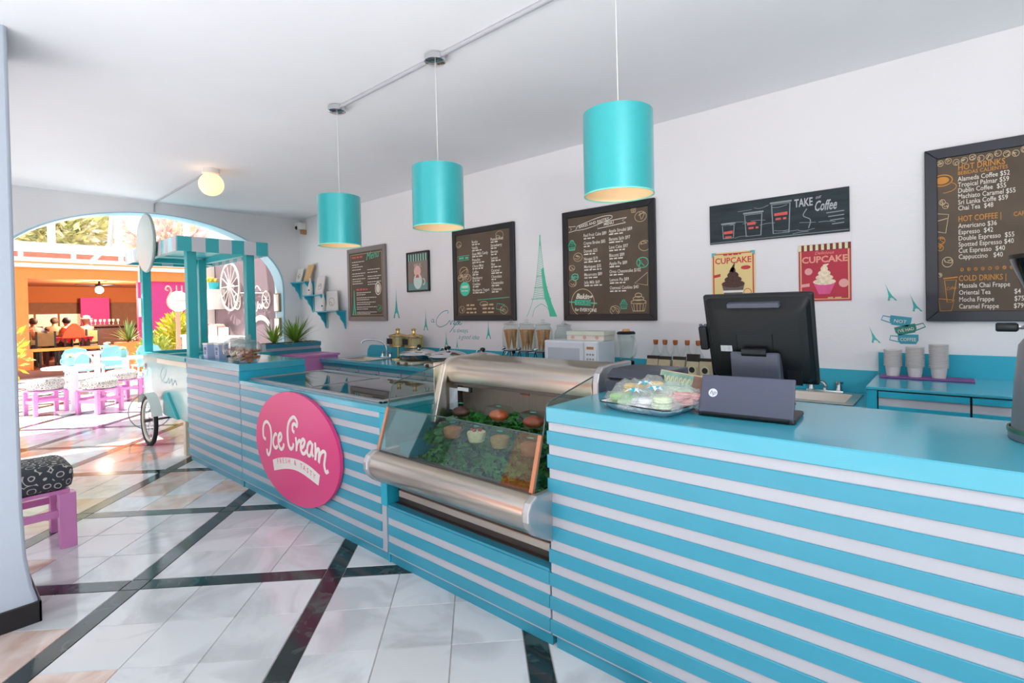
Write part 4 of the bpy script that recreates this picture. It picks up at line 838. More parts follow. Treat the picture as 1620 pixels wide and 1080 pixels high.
# glass cone dispensers with cones
WIRE = mat('black_wire', '#1c1d22', .4, metal=.5); CONE = mat('wafer_cone', '#c08a52', .7, var=.2, scale=60, bump=.4, bscale=150)
cone = MB().lathe([(.003, 0), (.027, .16), (.031, .165), (.031, .178), (.026, .178), (.001, .03)], n=12)
def dispenser(x, y, lab, n, wood=False):
    t = thing('cone_dispenser', lab, 'jar', (x, y, .95), group='glass cone dispensers')
    rk = MB().tube([(x + .07 * math.cos(a), y + .07 * math.sin(a), 1.13) for a in [k * math.pi / 8 for k in range(16)]], .004, 6, closed=True)
    rk.build('stand_ring', WIRE, t)
    for k in range(4):
        a = k * math.pi / 2 + .6; c, s_ = math.cos(a), math.sin(a)
        MB().tube(cat_spline([(x + .07 * c, y + .07 * s_, 1.13), (x + .085 * c, y + .085 * s_, 1.05), (x + .07 * c, y + .07 * s_, .955)], 4), .004, 6).build('stand_leg', WIRE, t)
    MB().lathe([(.001, 1.134), (.07, 1.134), (.078, 1.15), (.08, 1.2), (.08, 1.31), (.07, 1.335), (.062, 1.345), (.062, 1.36)], (x, y, 0), 24).build('jar', GLASS, t, smooth=50)
    MB().lathe([(.068, 1.36), (.068, 1.368), (.06, 1.372), (.015, 1.38), (.012, 1.395), (.018, 1.402), (.001, 1.41)], (x, y, 0), 20).build('lid', GLASS, t, smooth=40)
    MB().cyl((x - .01, y - .08, 1.16), (x - .02, y - .115, 1.15), .014, n=10).build('spigot', CHROME, t)
    for k in range(n):
        a = k * 6.283 / n + x; q = random.Random(int(x * 100) + k)
        if 'cone0' not in globals(): globals()['cone0'] = o = cone.build('wafer_cone', CONE, smooth=40)
        else: o = cone0.copy(); COL.objects.link(o)
        o.location = (x + .036 * math.cos(a), y + .036 * math.sin(a), 1.14); o.rotation_euler = (q.uniform(-.06, .06), q.uniform(-.06, .06), 0)
        tag(o, 'wafer cone standing inside the ' + lab.split(', ')[1], 'cone', 'wafer cones in the glass jars')
dispenser(-2.955, 3.42, 'glass cone jar on a wire stand, jar farthest from the microwave', 4); dispenser(-2.775, 3.42, 'glass cone jar on a wire stand, middle cone jar', 4); dispenser(-2.595, 3.42, 'glass cone jar on a wire stand, jar beside the microwave', 4)
t = thing('glass_jar', 'empty clear glass jar with lid standing behind the microwave', 'jar', (-2.5, 3.56, .95))
MB().lathe([(.001, .951), (.07, .951), (.082, .97), (.082, 1.28), (.07, 1.31), (.06, 1.32), (.06, 1.345)], (-2.5, 3.59, 0), 24).build('body', GLASS, t, smooth=50); MB().lathe([(.066, 1.346), (.066, 1.356), (.02, 1.365), (.015, 1.385), (.001, 1.39)], (-2.5, 3.59, 0), 20).build('lid', GLASS, t, smooth=40)
# microwave with box on top
t = thing('microwave', 'white microwave oven beside the cone dispensers', 'microwave', (-2.2, 3.43, .95)); MWH = mat('appliance_white', '#d3dae2', .35)
MB().box((-2.455, 3.25, .962), (-1.953, 3.5, 1.245)).build('body', MWH, t, bev=.008, seg=2)
d = MB().box((-2.445, 3.238, .975), (-2.075, 3.252, 1.235)).build('door', MWH, t, bev=.005); MB().box((-2.41, 3.2365, 1.01), (-2.11, 3.239, 1.19)).build('window', mat('mw_window', '#aebac6', .2), d)
c = MB().box((-2.068, 3.238, .975), (-1.96, 3.252, 1.235)).build('control_panel', mat('mw_panel', '#dfe3e6', .4), t); MB().box((-2.045, 3.2365, 1.185), (-1.985, 3.239, 1.205)).build('display', mat('mw_display', '#b07a52', .3), c)
for r in range(4):
    for q in range(3): MB().box((-2.047 + q * .024, 3.2365, 1.14 - r * .035), (-2.031 + q * .024, 3.239, 1.152 - r * .035)).build('button', mat('mw_btn', '#8d949c', .5), c)
for sx in (-2.4, -2.0):
    for sy in (3.3, 3.46): MB().cyl((sx, sy, .951), (sx, sy, .963), .015, n=8).build('foot', BPLAS, t)
t = thing('gift_box', 'shallow cream box with pink motifs on top of the microwave', 'box', (-2.12, 3.45, 1.246)); MB().box((-2.285, 3.33, 1.246), (-1.95, 3.49, 1.298)).build('body', mat('box_cream', '#ddd8cc', .6), t); MB().box((-2.292, 3.323, 1.285), (-1.943, 3.497, 1.316)).build('lid', mat('box_green', '#cfd6c6', .6, var=.08), t, bev=.002)
for k in range(3): MB().disc((-2.23 + k * .11, 1.268), .018, 3.3285, 12, .014).build('motif', mat('motif_pink', '#d3a39b', .6), t)
# blender
t = thing('blender', 'glass jug blender between the microwave and the coffee bags', 'blender', (-1.8, 3.4, .95))
MB().lathe([(.001, .951), (.075, .951), (.078, .97), (.06, 1.04), (.052, 1.06), (.001, 1.06)], (-1.8, 3.4, 0), 20).build('motor_base', CHROME, t, smooth=40)
MB().lathe([(.052, 1.06), (.058, 1.065), (.058, 1.095), (.05, 1.1), (.001, 1.1)], (-1.8, 3.4, 0), 20).build('collar', BPLAS, t, smooth=40)
j = MB(); n = 8
for (z0, r0), (z1, r1) in (((1.1, .045), (1.295, .066)),):
    vs = []
    for z, r in ((z0, r0), (z1, r1)): vs += [(-1.8 + r * (1 if i % 2 else .93) * math.cos(i * math.pi / n), 3.4 + r * (1 if i % 2 else .93) * math.sin(i * math.pi / n), z) for i in range(2 * n)]
    j.add(vs, [(i, (i + 1) % (2 * n), 2 * n + (i + 1) % (2 * n), 2 * n + i) for i in range(2 * n)])
j.build('jug', glass('jug_glass', '#f0f6f4', 1.4), t); MB().lathe([(.068, 1.296), (.07, 1.305), (.06, 1.316), (.001, 1.318)], (-1.8, 3.4, 0), 20).build('lid', BPLAS, t, smooth=40)
MB().cyl((-1.8, 3.4, 1.318), (-1.8, 3.4, 1.335), .03, .025, 14).build('lid_cap', mat('cap_orange', '#c99a6a', .5), t); MB().tube(cat_spline([(-1.738, 3.36, 1.28), (-1.69, 3.33, 1.26), (-1.69, 3.33, 1.16), (-1.745, 3.37, 1.12)], 4), .008, 8).build('handle', GLASS, t, smooth=60)
# corked bottles and coffee bags
t0 = thing('corked_bottle', 'clear corked bottle', 'bottle', (0, 0, 0), group='corked bottles behind the coffee bags', world=False)
MB().lathe([(.001, 0), (.038, 0), (.04, .01), (.04, .15), (.034, .19), (.016, .225), (.014, .27), (.017, .275)], n=18).build('body', GLASS, t0, smooth=50)
MB().lathe([(.001, .262), (.012, .262), (.017, .272), (.018, .298), (.001, .3)], n=12).build('cork', mat('cork', '#b0683a', .8, var=.2, scale=40), t0, smooth=40)
MB().lathe([(.001, .004), (.035, .004), (.036, .1), (.001, .1)], n=16).build('contents', mat('clear_syrup', '#b9b4a2', .2), t0, smooth=40)
for k, (x, lab) in enumerate(((-1.64, 'clear corked bottle, farthest from the till'), (-1.567, 'clear corked bottle, second from the blender'), (-1.487, 'clear corked bottle, middle of the five'), (-1.398, 'clear corked bottle behind the bag with the dark top'), (-1.318, 'clear corked bottle partly behind the card reader'))):
    if k == 0: t0.location = (x, 3.56, .951); t0['label'] = lab
    else: dup(t0, (x, 3.56, .951), label=lab)
KR = mat('kraft_bag', '#b7a888', .6, var=.15, scale=15); LAB = mat('bag_label', '#cfc39c', .6); DK = mat('bag_dark', '#2c2622', .4)
def bag(lab, x, y, h=.19, dark=.03):
    t = thing('coffee_bag', lab, 'coffee bag', (x, y, .951), group='coffee bags')
    w = .043; z = .951
    def sec(s_, d, zz): return [(x - w * s_, y - d, zz), (x + w * s_, y - d, zz), (x + w * s_, y + d, zz), (x - w * s_, y + d, zz)]
    L_ = [sec(.95, .028, z), sec(1.02, .032, z + .03), sec(1, .028, z + h * .6), sec(.98, .012, z + h - dark)]
    m = MB(); m.add([p for l in L_ for p in l], [(3, 2, 1, 0)] + [(k * 4 + i, k * 4 + (i + 1) % 4, k * 4 + 4 + (i + 1) % 4, k * 4 + 4 + i) for k in range(3) for i in range(4)]); m.build('pouch', KR, t)
    MB().box((x - w, y - .012, z + h - dark), (x + w, y + .012, z + h)).build('fold_top', DK, t)
    m = MB(); arch_ = [(x - .03, z + .02), (x + .03, z + .02)] + [(x + .03 * math.cos(a), z + .11 + .03 * math.sin(a)) for a in [k * math.pi / 8 for k in range(9)]]; m.poly(arch_, y - .0335); m.build('label_patch', LAB, t); MB().disc((x, z + .11), .02, y - .0342, 16).build('label_seal', DK, t)
for lab, x, y, h, dk in (('kraft coffee bag closest to the blender', -1.585, 3.4, .195, .022), ('kraft coffee bag second from the blender', -1.495, 3.4, .193, .022), ('kraft coffee bag third from the blender', -1.395, 3.41, .195, .022), ('kraft coffee bag with the tall dark folded top', -1.3, 3.42, .215, .05), ('kraft coffee bag fifth from the blender', -1.208, 3.41, .19, .02), ('kraft coffee bag beside the till screen', -1.115, 3.39, .19, .02)): bag(lab, x, y, h, dk)
# ------------------------------------------------------------------ service counter: printer, tray, till, notebook, grinder
t = thing('receipt_printer', 'dark grey receipt printer box behind the cookie tray', 'printer', (-1.09, 2.26, 1.077))
MB().box((-1.215, 2.1, 1.077), (-.93, 2.42, 1.16)).build('body', mat('printer_grey', '#3f4352', .45), t, bev=.008, seg=2); MB().prism([(2.105, 1.162), (2.415, 1.162), (2.41, 1.2), (2.16, 1.205), (2.11, 1.18)], -1.212, -.933, 'x').build('cover', mat('grey_cover', '#3b3f4c', .4), t, bev=.005); MB().box((-1.19, 2.096, 1.157), (-.95, 2.101, 1.162)).build('paper_slot', BPLAS, t)
t0 = thing('cookie_tray', 'white enamel tray with a black rim holding bagged cookies', 'tray', (-.905, 1.93, 1.0775), -.16, world=False)
def rr(a, b, r, z, n=5):
    out = []
    for cx, cy, a0 in ((a - r, b - r, 0), (-a + r, b - r, 90), (-a + r, -b + r, 180), (a - r, -b + r, 270)):
        out += [(cx + r * math.cos(math.radians(a0 + 90 * i / n)), cy + r * math.sin(math.radians(a0 + 90 * i / n)), z) for i in range(n + 1)]
    return out
def loft(secs, cap0=True, cap1=True):
    m = MB(); n = len(secs[0]); m.add([p for s_ in secs for p in s_], [(k * n + i, k * n + (i + 1) % n, (k + 1) * n + (i + 1) % n, (k + 1) * n + i) for k in range(len(secs) - 1) for i in range(n)])
    if cap0: m.f.append(tuple(range(n - 1, -1, -1)))
    if cap1: m.f.append(tuple(range((len(secs) - 1) * n, len(secs) * n)))
    return m
loft([rr(.135, .1, .03, 0), rr(.165, .13, .04, .03), rr(.172, .137, .04, .031), rr(.165, .13, .04, .029), rr(.137, .102, .03, .004)]).build('pan', mat('enamel_white', '#dfe6ee', .45), t0, smooth=50)
MB().tube(rr(.171, .136, .04, .0315), .0026, 6, closed=True).build('rim', BLACK, t0, smooth=180)
CELLO = bpy.data.materials.new('cellophane'); CELLO.use_nodes = True; _n = CELLO.node_tree.nodes; _l = CELLO.node_tree.links
_b = _n['Principled BSDF']; _b.inputs['Base Color'].default_value = lin('#e8f2f0'); _b.inputs['Roughness'].default_value = .18; _t = _n.new('ShaderNodeBsdfTransparent'); _x = _n.new('ShaderNodeMixShader')
_q = _n.new('ShaderNodeTexNoise'); _q.inputs['Scale'].default_value = 38; _q.inputs['Distortion'].default_value = 1.5; _m = _n.new('ShaderNodeMapRange'); _m.inputs[1].default_value = .4; _m.inputs[2].default_value = .75; _m.inputs[3].default_value = .08; _m.inputs[4].default_value = .6
_l.new(_q.outputs[0], _m.inputs[0]); _l.new(_m.outputs[0], _x.inputs[0]); _l.new(_t.outputs[0], _x.inputs[1]); _l.new(_b.outputs[0], _x.inputs[2]); _l.new(_x.outputs[0], _n['Material Output'].inputs[0])
def macaron_bag(lab, x, y, z, rz, col, n, ribbon, tilt=0.0):
    t = thing('cookie_bag', lab, 'cookie bag', (x, y, z), rz, 'bagged cookies on the enamel tray', world=False); t.rotation_euler = (tilt, 0, rz); t.scale = (1.15, 1.15, 1.15)
    mm = mat('cookie_' + col[1:], col, .55, var=.08, scale=30)
    for k in range(2 * n):
        i = k % n; z0 = .003 + .021 * (k // n) + .005 * (i % 2)
        m = MB().lathe([(.001, .0), (.027, .0), (.032, .005), (.03, .009), (.033, .013), (.027, .019), (.001, .02)], ((i - (n - 1) / 2) * .046 + .008 * (k // n), .01 * (-1) ** k, z0), 18); m.build('cookie', mm, t, smooth=50)
    q = random.Random(int(x * 1000)); L_ = .026 * n + .02; secs = []
    for u in range(9):
        a = -1 + 2 * u / 8; w = (1 - abs(a) ** 4) * .042 + .012; hgt = (1 - abs(a) ** 3) * .05 + .004
        secs.append([(a * (L_ + .02), w * math.cos(v * math.pi / 5) * q.uniform(.85, 1.1), .012 + hgt * math.sin(v * math.pi / 5) * q.uniform(.7, 1.2)) for v in range(10)])
        secs[-1] = [(p[0], p[1], max(p[2], .001)) for p in secs[-1]]
    loft(secs).build('wrapper', CELLO, t)
    if ribbon:
        for k in range(9):
            a = k * .7; r_ = MB(); c, s_ = math.cos(a), math.sin(a); x0 = -L_ * .3
            r_.add([(x0, 0, .062), (x0 + .02 * c - .008 * s_, .02 * s_ + .008 * c, .074), (x0 + .042 * c, .042 * s_, .066), (x0 + .02 * c + .008 * s_, .02 * s_ - .008 * c, .074)], [(0, 1, 2, 3)]); r_.build('ribbon_petal', mat('ribbon_teal', '#2bb3c4', .4) if k % 2 else mat('ribbon_white', '#e6eef6', .4), t)
T0 = 1.083
macaron_bag('bag of yellow cookies at the far left of the enamel tray', -1.0, 1.99, T0 + .03, .2, '#e8c75e', 2, False)
macaron_bag('bag of yellow and mint cookies behind the first yellow bag', -.94, 2.03, T0 + .042, .5, '#f0d06a', 1, False)
macaron_bag('bag of bright green cookies at the front left of the tray', -.985, 1.89, T0, -.3, '#8fd070', 3, False)
macaron_bag('bag of pale cookies with a teal ribbon in the middle of the tray', -.9, 1.93, T0 + .022, .3, '#dfe6dc', 2, True)
macaron_bag('bag of mint green cookies at the back of the tray', -.85, 2.0, T0 + .025, .1, '#b9dfb4', 3, False)
macaron_bag('bag of pale green cookies with a teal ribbon at the front right', -.83, 1.86, T0 + .012, -.5, '#d5e5c0', 2, True)
macaron_bag('bag of pink cookies at the right end of the tray', -.775, 1.945, T0 + .016, 1.0, '#e59a98', 3, False)
macaron_bag('bag of white cookies with a teal ribbon at the tray front edge', -.91, 1.85, T0 + .0, .05, '#e3e6ea', 2, True)
t0 = thing('price_card', 'tilted illustrated card standing behind the cookie tray', 'card', (-.855, 2.12, 1.105), .1, world=False); t0.rotation_euler = (-.35, .12, .12)
MB().box((-.105, -.003, 0), (.105, .003, .105)).build('sheet', mat('card_picture', '#7fa99a', .6, var=.4, scale=18), t0); MB().rib([(-.102, .003), (.102, .003), (.102, .102), (-.102, .102)], .005, -.0034, closed=True).build('border_line', mat('card_border', '#cfae86', .6), t0)
MB().box((.04, -.0036, .004), (.1, -.003, .1)).build('wood_strip', mat('card_wood', '#8d6a5a', .6, var=.3, scale=20), t0); m = MB(); m.ring((.02, .02), .045, .008, -.004, rz=.014); m.rib(cat_spline([(.0, .01), (.03, .03), (.05, .015), (.08, .03)], 4), .01, -.004); m.build('red_marks', mat('card_red', '#7d3a33', .6), t0)
m = MB()
for k in range(7): m.rib(cat_spline([(-.09 + k * .018, .05), (-.082 + k * .018, .085), (-.075 + k * .018, .055), (-.07 + k * .018, .08)], 3), .003, -.0038)
m.build('card_words', mat('card_cream', '#d9d2a6', .6), t0)
MB().box((-.06, 0, -.02), (.06, .02, .002)).build('foot', BPLAS, t0)
# till screen seen from behind
t0 = thing('till_screen', 'black till monitor seen from behind on its grey stand', 'monitor', (-.54, 2.2, 1.077), 0, world=False)
def tilt_pt(o, c=(0, 0, .11), a=.30): o.data.transform(Matrix.Translation(c) @ Matrix.Rotation(a, 4, 'X') @ Matrix.Translation([-v for v in c])); return o
A = .30
o = MB().box((-.2, -.006, .11), (.2, .02, .48)).build('bezel', BPLAS, t0, bev=.008, seg=2); tilt_pt(o)
o = loft([[(p[0], -.006, .295 + p[1]) for p in rr(.19, .172, .02, 0)], [(p[0], -.028, .29 + p[1]) for p in rr(.178, .155, .02, 0)], [(p[0], -.034, .28 + p[1]) for p in rr(.15, .13, .02, 0)]]).build('rear_shell', mat('shell_black', '#0b0f12', .45, bump=.03, bscale=150, spec=.3), t0, smooth=40); tilt_pt(o)
h = MB().box((-.095, -.05, .435), (.095, -.02, .455)).build('top_handle', GPLAS, t0, bev=.004); tilt_pt(h)
v = MB().box((-.075, -.037, .2), (.06, -.03, .33)).build('mount_plate', BPLAS, t0, bev=.006); tilt_pt(v)
v = MB().box((-.14, -.0365, .25), (-.095, -.034, .275)).build('serial_sticker', mat('sticker_grey', '#a5aab0', .6, var=.3, scale=90, stretch=(1, 1, .2)), t0); tilt_pt(v)
v = MB().box((.1, -.0365, .12), (.15, -.034, .18)).build('port_bay', BLACK, t0); tilt_pt(v)
MB().prism([(-.045, .012), (.04, .012), (-.0, .1), (-.085, .235), (-.112, .235), (-.085, .1)], -.095, .085, 'x').build('stand_neck', GPLAS, t0, bev=.006); MB().cyl((-.05, -.1, .235), (.04, -.1, .235), .018, n=14).build('hinge', BPLAS, t0, smooth=40)
MB().box((-.1, -.045, .0), (.09, .14, .014)).build('stand_base', GPLAS, t0, bev=.005)
v = MB().box((-.235, -.012, .24), (-.2, .02, .345)).build('card_reader', BPLAS, t0, bev=.008, seg=2); tilt_pt(v)
for k in range(2): v = MB().cyl((-.226 + k * .02, .004, .345), (-.226 + k * .02, .004, .352), .007, n=10).build('reader_button', GPLAS, t0); tilt_pt(v)
# notebook with its lid towards us
t0 = thing('notebook', 'slate grey notebook computer with a round white logo on its lid', 'notebook', (-.54, 1.935, 1.0765), .06, world=False)
loft([rr(.165, .1, .012, 0), rr(.168, .103, .012, .006), rr(.166, .101, .012, .016)]).xf(Matrix.Translation((0, .105, 0))).build('base', mat('base_dark', '#22262b', .4), t0, smooth=40)
lid = MB().box((-.163, -.005, .0), (.163, .005, .15)).build('lid', mat('lid_slate', '#474c60', .42, bump=.04, bscale=250), t0, bev=.006, seg=2)
lid.data.transform(Matrix.Translation((0, .0, .014)) @ Matrix.Rotation(-.42, 4, 'X'))
MB().cyl((-.15, .004, .012), (.15, .004, .012), .01, n=12).build('hinge', BPLAS, t0, smooth=40)
lg = MB().disc((0, 0), .0165, -.0056, 24); o = lg.build('logo_disc', mat('logo_white', '#d5dae2', .3), lid); o.data.transform(Matrix.Translation((0, 0, .014)) @ Matrix.Rotation(-.42, 4, 'X') @ Matrix.Translation((-.115, 0, .078)))
lg = MB().text('hp', 0, -.0065, .024, -.0062, 'CENTER', shear=.35); o = lg.build('logo_letters', _M['lid_slate'], lid); o.data.transform(Matrix.Translation((0, 0, .014)) @ Matrix.Rotation(-.42, 4, 'X') @ Matrix.Translation((-.1155, 0, .078)))
MB().box((-.14, .03, .0162), (.14, .12, .0175)).build('keyboard', BPLAS, t0)
# coffee grinder
t = thing('coffee_grinder', 'grey coffee grinder with smoked bean hopper at the right edge', 'coffee grinder', (.29, 2.16, 1.077)); gx, gy = .305, 2.15
MB().lathe([(.001, 1.0775), (.135, 1.0775), (.137, 1.085), (.137, 1.1), (.13, 1.105), (.122, 1.25), (.112, 1.36), (.1, 1.38), (.001, 1.38)], (gx, gy, 0), 32).build('body', mat('grinder_grey', '#7d8288', .35, metal=.4), t, smooth=40)
MB().lathe([(.001, 1.38), (.095, 1.38), (.098, 1.39), (.098, 1.44), (.07, 1.455), (.001, 1.455)], (gx, gy, 0), 32).build('collar', mat('grinder_dark', '#4b484c', .35), t, smooth=40)
MB().lathe([(.05, 1.456), (.062, 1.47), (.1, 1.53), (.125, 1.60), (.13, 1.62)], (gx, gy, 0), 32, cap=False).build('hopper', glass('smoked_plastic', '#6a6060', 1.5, .1), t, smooth=60)
MB().lathe([(.001, 1.458), (.055, 1.46), (.09, 1.52), (.1, 1.55), (.001, 1.56)], (gx, gy, 0), 24).build('beans', mat('coffee_beans', '#2e1d14', .5, bump=.8, bscale=90), t, smooth=40)
MB().lathe([(.132, 1.62), (.132, 1.632), (.001, 1.64)], (gx, gy, 0), 32).build('hopper_lid', BPLAS, t, smooth=40)
MB().tube([(gx - .09, gy - .02, 1.415), (gx - .115, gy - .03, 1.415)], .006, 8).build('handle_stem', CHROME, t); MB().lathe([(.011, 0), (.014, .004), (.014, .045), (.01, .05), (.001, .05)], (gx - .163, gy - .03, 1.415), 14, axis='x').build('handle_grip', BPLAS, t, smooth=40)
MB().lathe([(.139, 1.10), (.139, 1.112), (.134, 1.112)], (gx, gy, 0), 32, cap=False).build('base_ring', mat('ring_green', '#3b6b52', .4), t)
# ------------------------------------------------------------------ on the raised block: jars and cartons
t0 = thing('cookie_jar', 'rounded glass jar of ginger cookies, nearest of three on the raised block', 'jar', (-4.63, 1.84, 1.077), group='rounded glass cookie jars', world=False)
MB().lathe([(.001, 0), (.065, 0), (.07, .008), (.082, .03), (.1, .08), (.104, .12), (.098, .15), (.085, .168), (.078, .172)], n=30).build('bowl', glass('jar_glass', '#f3f7f7', 1.95), t0, smooth=60)
MB().lathe([(.084, .172), (.08, .18), (.045, .195), (.018, .2), (.013, .215), (.02, .235), (.012, .25), (.001, .253)], n=24).build('lid', _M['jar_glass'], t0, smooth=60)
rc = random.Random(2)
t1 = dup(t0, (-4.84, 1.86, 1.077), label='rounded glass jar of pale cookies, middle of three on the raised block'); t2 = dup(t0, (-5.05, 1.88, 1.077), label='rounded glass jar of dark cookies, farthest of three on the raised block')
for tt, col in ((t0, '#a9652f'), (t1, '#bfa27a'), (t2, '#3a3444')):
    for k in range(14):
        a = k * 2.4; r_ = .012 + .05 * (k % 4) / 3
        o = MB().lathe([(.001, -.009), (.026, -.008), (.03, 0), (.024, .009), (.001, .012)], n=12).build('cookie', mat('ginger_' + col[1:], col, .7, var=.3, scale=40, bump=.4), None, smooth=50)
        o.location = Vector(tt.location) + Vector((r_ * math.cos(a), r_ * math.sin(a), 0.026 + .0068 * k)); o.rotation_euler = (rc.uniform(-.5, .5), rc.uniform(-.5, .5), a)
        tag(o, {'#a9652f': 'ginger cookie inside the nearest glass jar', '#bfa27a': 'pale cookie inside the middle glass jar', '#3a3444': 'dark cookie inside the farthest glass jar'}[col], 'cookie', 'cookies in the glass jars')
PB = mat('carton_blue', '#a9b6d3', .6, var=.05)
for lab, x, y in (('pale blue paper carton beside the cart post', -5.5, 1.82), ('pale blue paper carton between the other carton and the jars', -5.32, 1.86)):
    t = thing('paper_carton', lab, 'carton', (x, y, 1.077))
    MB().add([(x - .05, y - .04, 1.077), (x + .05, y - .04, 1.077), (x + .05, y + .04, 1.077), (x - .05, y + .04, 1.077), (x - .058, y - .045, 1.22), (x + .058, y - .045, 1.22), (x + .058, y + .045, 1.22), (x - .058, y + .045, 1.22)], [(3, 2, 1, 0), (0, 1, 5, 4), (1, 2, 6, 5), (2, 3, 7, 6), (3, 0, 4, 7), (4, 5, 6, 7)]).build('body', PB, t)
    MB().box((x - .061, y - .048, 1.215), (x + .061, y + .048, 1.228)).build('rim', OFFW, t)
    m = MB().text('ON', x - .03, 1.16, .04, 0, bold=.03).text('CE', x - .03, 1.12, .04, 0, bold=.03); m.v = [(p[0], y - .0405 - .005 * (p[2] - 1.077) / .143 - .0012, p[2]) for p in m.v]; m.build('print', mat('ink_navy', '#23283a', .6), t)
# ------------------------------------------------------------------ ice-cream cart in the archway
t = thing('ice_cream_cart', 'teal ice cream cart with striped canopy standing in the archway', 'cart', (-6.9, 2.15, 0))
MB().box((-7.62, 1.76, .36), (-5.97, 2.58, 1.0)).build('body', PALE, t, bev=.006)
m = MB().box((-7.66, 1.73, 1.0), (-5.95, 1.80, 1.035)).box((-7.66, 2.54, 1.0), (-5.95, 2.61, 1.035)).box((-7.66, 1.80, 1.0), (-7.58, 2.54, 1.035)).box((-6.03, 1.80, 1.0), (-5.95, 2.54, 1.035)).box((-6.9, 1.80, 1.0), (-6.85, 2.54, 1.03)); m.build('top_rail', TEAL, t)
MB().box((-7.0, 1.752, .93), (-5.98, 1.761, .985)).build('cream_strip', mat('strip_cream', '#e4ddcb', .5), t)
for x, y in ((-6.04, 1.835), (-6.04, 2.42), (-7.55, 1.8), (-7.55, 2.42)): MB().box((x - .045, y - .045, 1.0), (x + .045, y + .045, 2.21)).build('post', TEAL, t, bev=.004)
RX0, RX1, RY0, RY1, RZ0, RZ1 = -7.95, -5.93, 1.69, 2.59, 2.138, 2.29
MB().box((RX0 + .02, RY0 + .02, 2.235), (RX1 - .02, RY1 - .02, 2.28)).build('canopy_board', TEAL, t)
for y in (RY0 + .1, RY1 - .1): MB().box((RX0 + .03, y - .03, 2.165), (RX1 - .03, y + .03, 2.235)).build('canopy_beam', TEAL, t)
for x in (-6.0, -7.6): MB().box((x - .03, RY0 + .03, 2.15), (x + .03, RY1 - .03, 2.21)).build('canopy_beam', TEAL, t)
STW = mat('stripe_white', '#c9ccd3', .6); STT = mat('stripe_teal', '#3aaeb6', .55)
n = 7; w = (RY1 - RY0) / n
for k in range(n):
    for x in (RX1 - .012, RX0): MB().box((x, RY0 + k * w, RZ0), (x + .012, RY0 + (k + 1) * w, RZ1)).build('valance_stripe', STT if k % 2 == 0 else STW, t)
n = 16; w = (RX1 - RX0 - .024) / n
for k in range(n):
    for y in (RY0 - .012, RY1): MB().box((RX0 + .012 + k * w, y, RZ0), (RX0 + .012 + (k + 1) * w, y + .012, RZ1)).build('valance_stripe', STW if k % 2 else PALE, t)
    MB().box((RX0 + .012 + k * w, RY0, RZ1 - .004), (RX0 + .012 + (k + 1) * w, RY1, RZ1 + .002)).build('roof_stripe', STW if k % 2 else STT, t)
def wheel(cx, cy, cz, r, name, thin=False, ax='y'):
    wd_ = .012 if thin else .034
    def P3(a, rr_): return (cx + rr_ * math.cos(a), cy, cz + rr_ * math.sin(a)) if ax == 'y' else (cx, cy + rr_ * math.cos(a), cz + rr_ * math.sin(a))
    W_ = MB().tube([P3(k * math.pi / 18, r - wd_ / 2) for k in range(36)], wd_ / 2 if thin else .022, 8, closed=True).build(name, mat('tyre_black', '#1d2024', .7) if not thin else mat('thin_wire', '#8f9398', .4, metal=.6), t, smooth=60)
    if not thin: MB().tube([P3(k * math.pi / 18, r - .055) for k in range(36)], .017, 8, closed=True).build('rim', mat('rim_cream', '#d5cfc0', .4), W_, smooth=60)
    for k in range(12): MB().cyl(P3(k * math.pi / 6, .015), P3(k * math.pi / 6 + .12, r - .05), .0022, n=5).build('spoke', CHROME, W_)
    d = Vector((0, .05, 0)) if ax == 'y' else Vector((.03, 0, 0)); c = Vector((cx, cy, cz)); MB().cyl(c - d, c + d, .018, n=12).build('hub', STEELD, W_)
wheel(-6.93, 1.645, .285, .285, 'wheel'); wheel(-6.93, 2.7, .285, .285, 'wheel'); wheel(-7.9, 1.9, .25, .25, 'front_wheel', True, 'x')
MB().cyl((-6.93, 1.6, .285), (-6.93, 2.74, .285), .012, n=10).build('axle', STEELD, t)
m = MB(); fa = [math.radians(15 + 130 * k / 12) for k in range(13)]
m.add([(-6.93 + .315 * math.cos(a), y, .285 + .315 * math.sin(a)) for a in fa for y in (1.595, 1.70)], [(2 * k, 2 * k + 1, 2 * k + 3, 2 * k + 2) for k in range(12)]); m.build('mudguard', OFFW, t, smooth=60)
MB().prism([(-6.75, .36), (-6.25, .36), (-6.6, .62), (-6.72, .6)], 1.735, 1.758, 'y').build('side_gusset', TEAL, t)
for x, y in ((-6.1, 1.79), (-6.1, 2.5)): MB().box((x - .035, y - .035, 0), (x + .035, y + .035, .36)).build('leg', mat('leg_cream', '#e3d6bb', .5), t)
MB().box((-7.48, 1.748, .8), (-7.4, 1.762, .9)).build('latch', CHROME, t)
m = MB(); m.rib(cat_spline([(-6.85, .72), (-6.9, .8), (-6.8, .88), (-6.68, .86), (-6.75, .78), (-6.82, .74), (-6.7, .72), (-6.6, .78), (-6.58, .72), (-6.5, .78), (-6.47, .71), (-6.38, .77), (-6.33, .72)], 5), .008, 1.7585); m.build('script_mark', mat('grey_script', '#7fb0b4', .6), t)
MB().box((-7.64, 1.74, 1.9), (-7.56, 1.752, 2.1)).build('post_tag', OFFW, t); MB().box((-7.65, 1.74, 1.47), (-7.55, 1.752, 1.7)).build('post_tag', OFFW, t)
dsc = MB().lathe([(.001, -.02), (.3, -.02), (.32, -.01), (.32, .015), (.3, .025), (.001, .025)], (-6.84, 1.645, 2.30), 40, axis='y').build('round_plaque', mat('plaque_white', '#c9d3cf', .4, var=.03), t, smooth=40)
